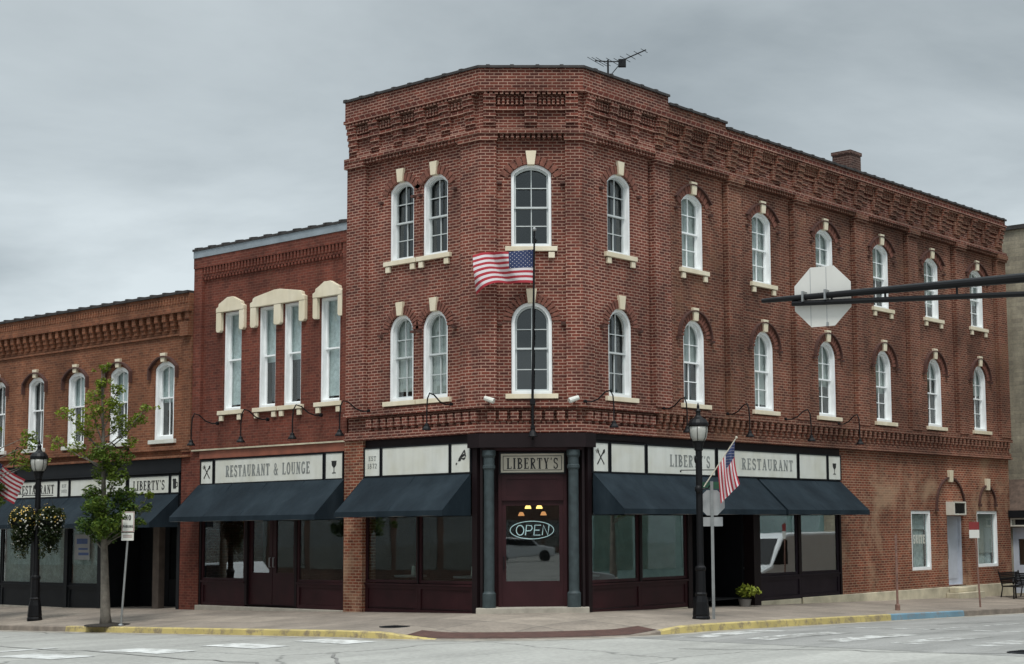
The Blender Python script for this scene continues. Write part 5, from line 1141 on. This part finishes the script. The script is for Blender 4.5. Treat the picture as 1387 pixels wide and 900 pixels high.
# young street tree
tb = Vector((-9.19, -4.05, -.37)); rng = random.Random(3)
tr = empty('young_tree', tb, 'slender young street tree with sparse yellow green top, beside the no parking sign', 'tree')
def TP(a, f, z): return tb + RT * a + FW * f + Vector((0, 0, z))
b = MB(); trunk = [TP(0, 0, -.05), TP(-.02, 0, .25), TP(-.05, 0, 1.0), TP(-.10, .02, 2.0), TP(-.14, .03, 3.0), TP(-.16, .0, 4.0), TP(-.2, .02, 5.0), TP(-.24, 0, 5.9), TP(-.26, 0, 6.5)]
b.tube(trunk, [.17, .125, .105, .085, .065, .05, .036, .022, .01], 10); b.build('trunk', M['bark'], tr, smooth=True)
BR = [  # start z on trunk, tip (a, f, z), clump size, leaves, tone
 (1.9, (.42, .2, 2.5), .36, 260, .0, .35), (1.9, (-.6, -.1, 2.5), .34, 240, .0, .35), (2.1, (.1, -.5, 2.5), .38, 260, .1, .55), (2.0, (-.3, .45, 2.35), .33, 200, 0, .4),
 (2.3, (.55, .1, 2.9), .30, 200, .0, .45), (2.3, (-.55, .2, 2.95), .34, 200, 0, .4), (2.5, (-.15, -.4, 3.0), .40, 260, .1, .5), (2.7, (.4, .3, 3.25), .34, 200, 0, .5),
 (2.9, (-.5, -.1, 3.35), .26, 130, .1, .5), (3.1, (.3, -.2, 3.7), .30, 160, 0, .35), (3.3, (-.3, .2, 3.9), .25, 110, 0, .4), (3.6, (.25, .1, 4.2), .36, 230, 0, .3), (3.7, (-.15, -.2, 4.35), .34, 200, .0, .3),
 (3.9, (.5, .1, 4.6), .22, 80, .2, .7), (3.9, (-1.0, .1, 4.5), .24, 80, .4, 1), (4.0, (-1.4, -.2, 4.6), .2, 50, .3, .9),
 (4.3, (.75, .2, 5.2), .22, 80, .2, .8), (4.4, (1.0, .0, 5.45), .15, 40, .2, .7), (4.3, (-.75, .1, 4.95), .26, 90, .3, 1), (4.4, (-1.3, .0, 5.35), .24, 80, .5, 1), 
 (4.6, (-.45, -.2, 5.35), .28, 120, .2, .9), (4.7, (.3, .1, 5.1), .30, 140, .2, .8), (4.9, (.1, -.15, 5.55), .28, 120, .2, .8), (5.1, (-.5, .1, 5.8), .24, 80, .3, .9), (5.3, (.15, .1, 5.95), .2, 70, .2, .8),
 (5.5, (-.3, 0, 6.1), .18, 60, .2, .8), (5.7, (-.2, 0, 6.5), .15, 50, .2, .7), (2.0, (1.1, .1, 2.9), .14, 40, .2, .7), (2.1, (1.25, 0, 3.25), .13, 40, .3, .8), (2.0, (.95, 0, 2.6), .14, 40, .1, .5)]
bl = MB(); lv = []
for z0_, (a, f, z), r, n_, t0, t1 in BR:
    if z < 3.4: a *= .82; r *= .92
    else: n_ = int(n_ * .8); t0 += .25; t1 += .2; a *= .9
    s0 = TP(-.1 - .02 * z0_, 0, z0_); tip = TP(a, f, z); mid_ = s0.lerp(tip, .5) + Vector((0, 0, -.06)); bl.tube([s0, mid_, tip, tip + (tip - s0).normalized() * r * .6], [.022, .014, .008, .003], 5)
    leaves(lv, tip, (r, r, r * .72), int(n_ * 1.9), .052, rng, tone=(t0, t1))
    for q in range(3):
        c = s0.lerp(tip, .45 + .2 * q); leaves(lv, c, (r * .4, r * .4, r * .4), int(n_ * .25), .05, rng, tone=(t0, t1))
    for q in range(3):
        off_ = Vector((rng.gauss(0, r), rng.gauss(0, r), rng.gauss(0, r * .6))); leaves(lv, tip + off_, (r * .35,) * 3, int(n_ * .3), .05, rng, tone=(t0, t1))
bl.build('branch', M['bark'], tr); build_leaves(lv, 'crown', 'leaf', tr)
mb = MB(); mb.lathe([(.62, -.02), (.60, .008), (.3, .03), (.1, .06)], tb + Vector((0, .1, .02)), 20); mb.build('mulch_bed', M['mulch'], kind='structure')
# tree at the left edge
tb2 = Vector((-15.3, -3.9, -.5)); tr2 = empty('street_tree', tb2, 'bushier green street tree cut off by the left edge of the picture', 'tree')
def TQ(a, f, z): return tb2 + RT * a + FW * f + Vector((0, 0, z))
b = MB(); b.tube([TQ(0, 0, -.05), TQ(0, 0, 1), TQ(.05, 0, 2.4), TQ(.1, 0, 4), TQ(.1, 0, 5.6)], [.16, .12, .1, .06, .01], 10); b.build('trunk', M['bark'], tr2, smooth=True)
lv = []; bl = MB()
for i in range(30):
    h_ = rng.uniform(2.7, 5.4); wd_ = 1.05 * (1 - .10 * abs(h_ - 3.6)); a = rng.uniform(-wd_, 1.35 if h_ > 4.3 else .3); f = rng.uniform(.1, 1.3); r = rng.uniform(.22, .38); tip = TQ(a, f, h_)
    bl.tube([TQ(.05, 0, h_ - .5), tip], [.02, .004], 5); leaves(lv, tip, (r, r, r * .75), 130, .06, rng, tone=(0, .6) if h_ < 4.2 else (.2, .9))
bl.build('branch', M['bark'], tr2); build_leaves(lv, 'crown', 'leaf', tr2)
# hanging baskets
def basket(c, label, rg, yellow):
    e = empty('hanging_basket', c, label, 'flower basket', 'flower baskets on the left street lamp')
    b = MB(); b.lathe([(.05, -.28), (.2, -.24), (.3, -.1), (.33, .02), (.28, .0), (.02, -.02)], c, 14); b.build('bowl', M['charcoal'], e)
    b = MB()
    for k_ in range(3): a = 2 * pi * k_ / 3; b.tube([c + Vector((.3 * cos(a), .3 * sin(a), 0)), c + Vector((0, 0, .62))], .006, 4)
    b.build('chain', M['black'], e)
    lv = []; leaves(lv, c + Vector((0, 0, .05)), (.40, .40, .34), 1700, .05, rg, tone=(0, .5)); leaves(lv, c + Vector((0, 0, -.3)), (.34, .34, .42), 1300, .05, rg, tone=(0, .25))
    tails = []
    for k_ in range(9):
        a = rg.uniform(0, 2 * pi); rr_ = rg.uniform(.05, .26); ln = rg.uniform(.7, 1.05)
        for q in range(7): tails.append(c + Vector((rr_ * cos(a), rr_ * sin(a), -.35 - (ln - .35) * q / 6)))
    for p in tails: leaves(lv, p, (.10, .10, .09), 18, .038, rg, tone=(0, .5))
    build_leaves(lv, 'foliage', 'basketleaf', e)
    for nm, mt, n_, sp in (('white_flowers', 'petalw', 170, (.41, .41, .42)), ('yellow_flowers', 'petaly', 120 if yellow else 40, (.41, .41, .38))):
        lw_ = []
        for _ in range(n_):
            v = Vector((rg.gauss(0, 1), rg.gauss(0, 1), rg.gauss(0, 1))).normalized(); p = c + Vector((v.x * sp[0], v.y * sp[1], v.z * sp[2] + (.08 if nm[0] == 'y' else -.08)))
            if nm[0] == 'w' and rg.random() < .35: p = rg.choice(tails) + v * .1
            a = v.cross(Vector((.3, .1, 1))).normalized(); b_ = v.cross(a); lw_.append((p, a * .024, b_ * .024, 0))
        build_leaves(lw_, nm, mt, e)['kind'] = 'stuff'
lb = LLm.location
basket(P3(lb, -.36, -.05, 2.72), 'flower basket on the left side of the left lamp post, more yellow', rng, True)
basket(P3(lb, .42, -.15, 2.75), 'flower basket on the right side of the left lamp post, thick with white flowers', rng, False)
e = LLm
b = MB(); b.tube([RT * -.48 + Vector((0, 0, 3.05)), RT * .42 + Vector((0, 0, 3.12))], .014, 6); b.build('basket_arm', M['black'], LLm)

# ------------------------------------------------------------------ posts and signs
def octa(F, u, z, r, w0, w1, mb, m=0):
    mb.prism(F, [(u + r / cos(pi / 8) * cos(pi / 8 + pi / 4 * i), z + r / cos(pi / 8) * sin(pi / 8 + pi / 4 * i)) for i in range(8)], w0, w1, m)
FV = Fr((0, 0, 0), (.70, .714, 0), (.714, -.70, 0))
def postsign(base, label, **k): return empty('stop_sign', base, label, 'road sign')
sb = Vector((4.60, 2.83, -.15)); e = empty('stop_sign', sb, 'grey back of an octagonal stop sign on a steel post beside the street lamp', 'road sign')
FS = Fr(sb + Vector((0, 0, .0)), tuple(Vector((.82, .57, 0)).normalized()), tuple(Vector((.57, -.82, 0)).normalized()))
b = MB(); b.box(FS, -.03, .03, .0, .025, -.1, 3.15); b.box(FS, -.034, -.02, .025, .045, -.1, 3.15); b.box(FS, .02, .034, .025, .045, -.1, 3.15); b.build('post', M['metal'], e)
b = MB(); octa(FS, -.0, 2.66, .29, -.03, -.022, b); b.build('sign_plate', M['greysign'], e); b = MB(); b.box(FS, -.24, .24, -.03, -.022, 2.12, 2.33); b.build('lower_plate', M['greysign'], e)
b = MB(); b.box(FS, -.24, .25, -.02, -.012, 2.98, 3.14); b.build('street_name_plate', M['green'], e)
# face side of the stop sign (red, towards the side street)
b = MB(); octa(FS, 0, 2.66, .28, -.035, -.031, b); b.build('sign_face', M['inkred'], e)
nb = Vector((-8.62, -4.0, -.37)); e = empty('parking_sign', nb, 'small white no parking sign on a leaning grey post in front of the tree', 'road sign')
FN = Fr(nb, tuple(Vector((.80, .60, 0))), tuple(Vector((.60, -.80, 0))))
b = MB(); b.tube([nb + Vector((0, 0, -.05)), nb + RT * .13 + Vector((0, 0, 2.25))], .028, 8); b.ball(nb + Vector((0, 0, .03)), .07, sz=.6); b.build('post', M['metal'], e)
b = MB(); b.box(FN, -.02, .30, .035, .043, 2.33, 2.84); b.build('sign_plate', M['signwhite'], e); b = MB(); b.box(FN, -.02, .29, .035, .042, 2.12, 2.31); b.build('lower_plate', M['signwhite'], e)
b = MB(); text(b, FN, 'NO', .14, 2.63, .12, .044, .15, bold=1.6); text(b, FN, 'PARKING', .14, 2.44, .06, .044, .26, bold=1.5); b.build('lettering', M['ink'], e)
b = MB(); b.ring(FN, [(-.012, 2.338), (.292, 2.338), (.292, 2.832), (-.012, 2.832)], [(0, 2.35), (.28, 2.35), (.28, 2.82), (0, 2.82)], .0435, .046); b.box(FN, .02, .25, .0425, .045, 2.2, 2.215); b.box(FN, .02, .25, .0425, .045, 2.245, 2.255); b.build('border', M['inkred'], e)
pb = Vector((4.59, 11.27, -.34)); e = empty('bare_post', pb, 'bare rusty metal post standing on the sidewalk near the blue kerb', 'post')
b = MB(); b.tube([pb + Vector((0, 0, -.05)), pb + Vector((0, 0, 2.05))], .032, 8); b.build('post', M['rust'], e); b = MB(); b.lathe([(.07, 0), (.07, .16), (.04, .2)], pb, 8); b.build('sleeve', M['rust'], e)
qb = Vector((4.85, 15.6, -.43)); e = empty('parking_sign', qb, 'small red and white sign on a thin brown post before the right ground floor window', 'road sign')
FQ = Fr(qb, tuple(Vector((.80, .60, 0))), tuple(Vector((.60, -.80, 0))))
b = MB(); b.tube([qb + Vector((0, 0, -.05)), qb + RT * -.1 + Vector((0, 0, 2.5))], .028, 8); b.build('post', M['rust'], e)
b = MB(); b.box(FQ, -.26, .03, .03, .038, 2.24, 2.46); b.build('sign_plate', M['inkred'], e); b = MB(); b.box(FQ, -.26, .03, .03, .038, 2.0, 2.235); b.build('lower_plate', M['signback'], e)
# bench
nbn = Vector((3.55, 22.3, -.5)); e = local(empty('bench', nbn, 'black metal bench with curled arms standing against the wall end at the far right', 'bench', rz=radians(18)))
b = MB()
for k_ in range(7): b.box(W0, -.75, .75, .1 - .065 * k_, .148 - .065 * k_, .40, .42)
b.build('seat', M['black'], e)
b = MB()
for k_ in range(7): z = .48 + .055 * k_; b.box(W0, -.75, .75, -.34 - .02 * k_, -.31 - .02 * k_, z, z + .048)
b.build('backrest', M['black'], e)
for sx in (-.75, .75):
    b = MB(); b.tube([(sx, -.16, 0), (sx, -.15, .40), (sx, .30, .40), (sx, .38, 0)], .025, 6); b.tube([(sx, .31, .40), (sx, .45, .90)], .025, 6); b.tube([(sx, .40, .62), (sx, .05, .66), (sx, -.16, .66), (sx, -.24, .58), (sx, -.18, .52), (sx, -.12, .56)], .03, 6); b.build('side_frame', M['black'], e)
bn = copy_tree(e); bn['label'] = 'black metal bench seen end on, set back against the brick wall end'; bn.location = (2.45, 23.4, -.5); bn.rotation_euler = (0, 0, radians(90)); e['group'] = 'black benches'; bn['group'] = 'black benches'
e['label'] = 'black metal bench cut off by the right edge before the annex door'
# planter
pp = FR.P(6.42, .22, -.25); e = empty('potted_plant', pp, 'lime green leafy plant in a grey pot at the recessed side entrance', 'plant')
b = MB(); b.lathe([(.11, 0), (.17, .26), (.18, .30), (.15, .30), (.02, .27)], pp, 14); b.build('pot', M['terracotta_pot'], e)
lv = []; leaves(lv, pp + Vector((0, 0, .52)), (.24, .24, .18), 120, .075, rng, tone=(0, 1)); leaves(lv, pp + RT * .22 + Vector((0, 0, .5)), (.22, .2, .12), 50, .085, rng, tone=(.4, 1)); build_leaves(lv, 'leaves', 'limeleaf', e)
# ------------------------------------------------------------------ mast arm with the back of a stop sign
ad = Vector((3.285, .53, 0)).normalized(); t0 = Vector((14.95, -10.30, 4.805))
e = empty('signal_mast', t0 + ad * 11 - Vector((0, 0, 5.1)), 'black double tube mast arm reaching in from the right over the street', 'traffic pole')
b = MB(); b.tube([t0, t0 + ad * .15, t0 + ad * 11], [.026, .034, .118], 12); b.build('arm', M['black'], e)
b = MB(); b.tube([t0 + ad * .42 - Vector((0, 0, .068)), t0 + ad * 3.3 - Vector((0, 0, .188)), t0 + ad * 11 - Vector((0, 0, .5))], [.035, .034, .06], 10); b.build('lower_arm', M['black'], e)
b = MB()
for d_, h_ in ((.95, .1), (1.65, .13), (2.55, .17), (5, .25), (8, .35)): b.tube([t0 + ad * d_ + Vector((0, 0, 0)), t0 + ad * d_ - Vector((0, 0, h_))], .014, 6)
b.build('strut', M['black'], e)
b = MB(); c = t0 + ad * 11; b.tube([Vector((c.x, c.y, -.4)), Vector((c.x, c.y, 6.2))], [.19, .13], 16); b.build('mast', M['black'], e)
FM = Fr(t0, tuple(ad), (ad.y, -ad.x, 0)); oc = .80
e2 = empty('stop_sign', FM.P(oc, -.1, -.4), 'large pale back of an octagonal stop sign hung on the overhead mast arm', 'road sign')
b = MB(); octa(FM, oc, .0, .378, -.075, -.068, b)
b.build('sign_plate', M['signback'], e2)
b = MB(); octa(FM, oc, .0, .372, -.08, -.0755, b); b.build('sign_face', M['inkred'], e2)
b = MB(); b.box(FM, oc - .165, oc - .157, -.0675, -.066, -.36, .36); b.box(FM, oc + .05, oc + .058, -.0675, -.066, -.36, .37); b.build('rib', M['greysign'], e2)
for u in (oc - .22, oc + .08): b = MB(); b.box(FM, u - .012, u + .012, -.068, .06, -.06, .07); b.build('clamp', M['metal'], e2)
b = MB(); b.box(FM, oc + .05, oc + .075, -.068, -.05, -.38, -.33); b.build('clamp', M['metal'], e2)
# ------------------------------------------------------------------ antenna
an_ = FR.P(2.62, -1.2, 12.55); e = empty('antenna', an_, 'spindly television antenna on the roof edge against the sky', 'antenna')
b = MB(); b.tube([an_, an_ + Vector((0, 0, 1.55))], .025, 6); b.tube([an_ + RT * -.3 + Vector((0, 0, .7)), an_ + Vector((0, 0, 1.05)), an_ + RT * .30 + Vector((0, 0, 1.42))], .012, 5); b.build('mast', M['charcoal'], e)
b = MB(); top_ = an_ + Vector((0, 0, 1.5)); b.tube([top_ - RT * .34 + Vector((0, 0, .03)), top_, top_ + RT * .3, top_ + RT * 1.0 + Vector((0, 0, .31))], .018, 5)
for s in (-.32, -.22, -.12, .12, .3, .45, .6, .78, .95):
    c = top_ + RT * s + Vector((0, 0, 0 if s < .3 else (s - .3) * .44)); l_ = .36 - .16 * (s + .4); b.tube([c - (FW * .8 + RT * .6 - Vector((0, 0, .12))) * l_, c + (FW * .8 + RT * .6 - Vector((0, 0, .12))) * l_], .009, 4)
b.build('elements', M['charcoal'], e); b = MB(); b.box(Fr(top_ + RT * .36, tuple(RT), tuple(-FW)), -.09, .11, -.07, .07, -.14, .05); b.build('rotor_box', M['charcoal'], e)

# ------------------------------------------------------------------ inside the shop: lamps and the neon word in the door
e = empty('open_sign', FC.P(1.17, -.44, 1.6), 'pale neon OPEN sign in an oval ring behind the corner door glass', 'neon sign')
b = MB(); FN2 = Fr(FC.P(0, -.45, 0), tuple(FC.t), tuple(FC.n))
def tube2(pts, r): b.tube([FN2.P(x, 0, z) for x, z in pts], r, 6)
lt = {'O': [[(.02 + .1 * (1 + cos(a)) / 1, .13 + .13 * sin(a)) for a in [2 * pi * i / 14 for i in range(15)]]], 'P': [[(0, 0), (.03, .26), (.16, .25), (.18, .18), (.14, .12), (.015, .11)]], 'E': [[(.17, .0), (.0, .0), (.03, .26), (.19, .26)], [(.015, .13), (.15, .13)]], 'N': [[(0, 0), (.03, .26), (.15, .0), (.18, .26)]]}
u_ = .76
for c_ in 'OPEN':
    for pl in lt[c_]: tube2([(u_ + x * .9, 1.80 + z * .9) for x, z in pl], .012)
    u_ += .20 if c_ != 'O' else .235
b.build('letters', M['neon'], e)
b = MB(); b.tube([FN2.P(1.15 + .52 * cos(a), -.01, 1.92 + .21 * sin(a)) for a in [2 * pi * i / 30 for i in range(31)]], .009, 6); b.build('ring', M['neon'], e)
M['dimwarm'] = emis('dim_orange_bulb', (1, .42, .16), .7)
def pend(p, label, mt='warm'):
    e = empty('pendant_lamp', p, label, 'pendant lamp', 'warm pendant lamps inside the corner shop')
    b = MB(); b.lathe([(.02, .09), (.05, .08), (.085, .0), (.08, -.01), (.02, .03)], p, 12); b.build('shade', M[mt], e); b = MB(); b.tube([p + Vector((0, 0, .1)), p + Vector((0, 0, 1.2))], .006, 4); b.build('cord', M['black'], e)
pend(FC.P(1.03, -2.2, 2.46), 'warm lamp glowing behind the top of the corner door glass, left one'); pend(FC.P(1.31, -2.3, 2.46), 'warm lamp glowing behind the top of the corner door glass, right one')
pend(FC.P(.82, -4.2, 2.30), 'smaller dim lamp deeper in the corner shop, left one', 'dimwarm'); pend(FC.P(1.40, -4.3, 2.31), 'smaller dim lamp deeper in the corner shop, right one', 'dimwarm')
pend(FR.P(1.22, -.75, 6.95), 'yellow lamp glowing in the first second storey window right of the corner')

# ------------------------------------------------------------------ surroundings out of the frame that the glass reflects
def opp(x0, x1, y0, y1, h, mat, label, face):
    e = empty('street_building', ((x0 + x1) / 2, (y0 + y1) / 2, -1.5), label, 'building')
    b = MB(); b.box(W0, x0, x1, -y1, -y0, -1.5, h); b.box(W0, x0 - .2, x1 + .2, -y1 - .2, -y0 + .2, h, h + .3); b.build('wall', M[mat], e)
    F = Fr((x0, y0, 0), (0, 1, 0), (-1, 0, 0)) if face == 'x' else Fr((x0, y1, 0), (1, 0, 0), (0, 1, 0)); Ln = (y1 - y0) if face == 'x' else (x1 - x0)
    n_ = int(Ln / 3)
    for i in range(n_):
        u = (i + .5) * Ln / n_
        f = MB(); f.ring(F, outline(1.3, 1.9, 0, 0, 4.6, cu=u), outline(1.3, 1.9, 0, .1, 4.6, cu=u), 0, .05); g = f.build('window', M['white'], e); f = MB(); f.box(F, u - .6, u + .6, .005, .01, 4.65, 6.45); f.build('pane', M['glass'], g)
        f = MB(); f.box(F, u - 1.3, u + 1.3, .01, .04, .2, 2.8); f.build('shop_window', M['shopglass'], e)
o_ = copy_tree(tr2); o_['label'] = 'dark street tree across the side street, outside the right edge'; o_.location = (14.0, 18.5, -.5)
opp(19, 32, 8, 48, 7.5, 'tealwall', 'pale green stucco building across the side street', 'x')
opp(66, 100, -120, -84, 12, 'brick_x', 'brick block far behind the viewer', 'y')
opp(-60, -3, -34, -22, 8, 'brick_x', 'plain brick row across the main street', 'y')
def vehicle(loc, rz, kind, mat, label):
    e = local(empty(kind, loc, label, 'van' if kind == 'van' else 'car', rz=rz)); FX = Fr((0, 0, 0), (1, 0, 0), (0, -1, 0))
    if kind == 'van':
        body = [(-2.9, .35), (2.8, .35), (2.9, .8), (2.75, 1.15), (1.95, 1.35), (1.25, 2.3), (.9, 2.42), (-2.8, 2.45), (-2.92, 2.2)]; wdt = .98; gl_ = [(1.9, 1.38), (1.28, 2.2), (1.0, 2.2), (1.0, 1.38)]; ws = (1.98, 1.42, 1.3, 2.24)
    else:
        body = [(-2.3, .35), (2.3, .35), (2.35, .75), (2.2, .98), (1.1, 1.1), (.5, 1.62), (-1.7, 1.7), (-2.3, 1.1), (-2.35, .8)]; wdt = .92; gl_ = [(.95, 1.12), (.45, 1.55), (-1.6, 1.6), (-2.0, 1.12)]; ws = (1.08, 1.14, .52, 1.6)
    b = MB(); b.prism(FX, body, -wdt, wdt); b.build('body', M[mat], e, bevel=.09)
    b = MB()
    for s in (-1, 1): b.prism(FX, gl_, s * (wdt + .002), s * (wdt + .008))
    b.build('side_window', M['charcoal'], e)
    b = MB(); x0, z0, x1, z1 = ws; d = Vector((z0 - z1, 0, -(x1 - x0))).normalized() * -.012
    b.add([Vector((x0, -wdt * .85, z0)) - d, Vector((x0, wdt * .85, z0)) - d, Vector((x1, wdt * .8, z1)) - d, Vector((x1, -wdt * .8, z1)) - d], [(0, 1, 2, 3)]); b.build('windscreen', M['charcoal'], e)
    fx = body[2][0]; b = MB(); b.box(FX, fx - .03, fx + .02, -.5, .5, .5, .8); b.build('grille', M['charcoal'], e)
    for s in (-1, 1):
        b = MB(); b.box(FX, fx - .15, fx - .0, s * .75 - .15, s * .75 + .15, .72, .88); b.build('headlight', M['signwhite'], e)
        for xx in (-1.7 if kind == 'van' else -1.45, 1.75 if kind == 'van' else 1.5):
            b = MB(); b.tube([(xx, s * (wdt - .2), .36), (xx, s * (wdt + .02), .36)], .36, 20); wh = b.build('wheel', M['tyre'], e); b = MB(); b.tube([(xx, s * (wdt + .0), .36), (xx, s * (wdt + .03), .36)], .22, 14); b.build('rim', M['rim'], wh)
vehicle((7.75, 19.9, z_out(7.75, 19.9)), radians(-90), 'van', 'carwhite', 'white van parked in the side street just beyond the right edge')
vehicle((-25.5, -11.2, z_out(-25.5, -11.2)), radians(180), 'car', 'carwhite', 'white car parked across the main street beyond the left edge')
vehicle((49, -56, z_out(49, -56)), radians(42), 'car', 'carwhite', 'white car far behind the viewer')
vehicle((11.2, 11.6, z_out(11.2, 11.6)), radians(92), 'car', 'carsilver', 'silver car across the side street outside the right edge')
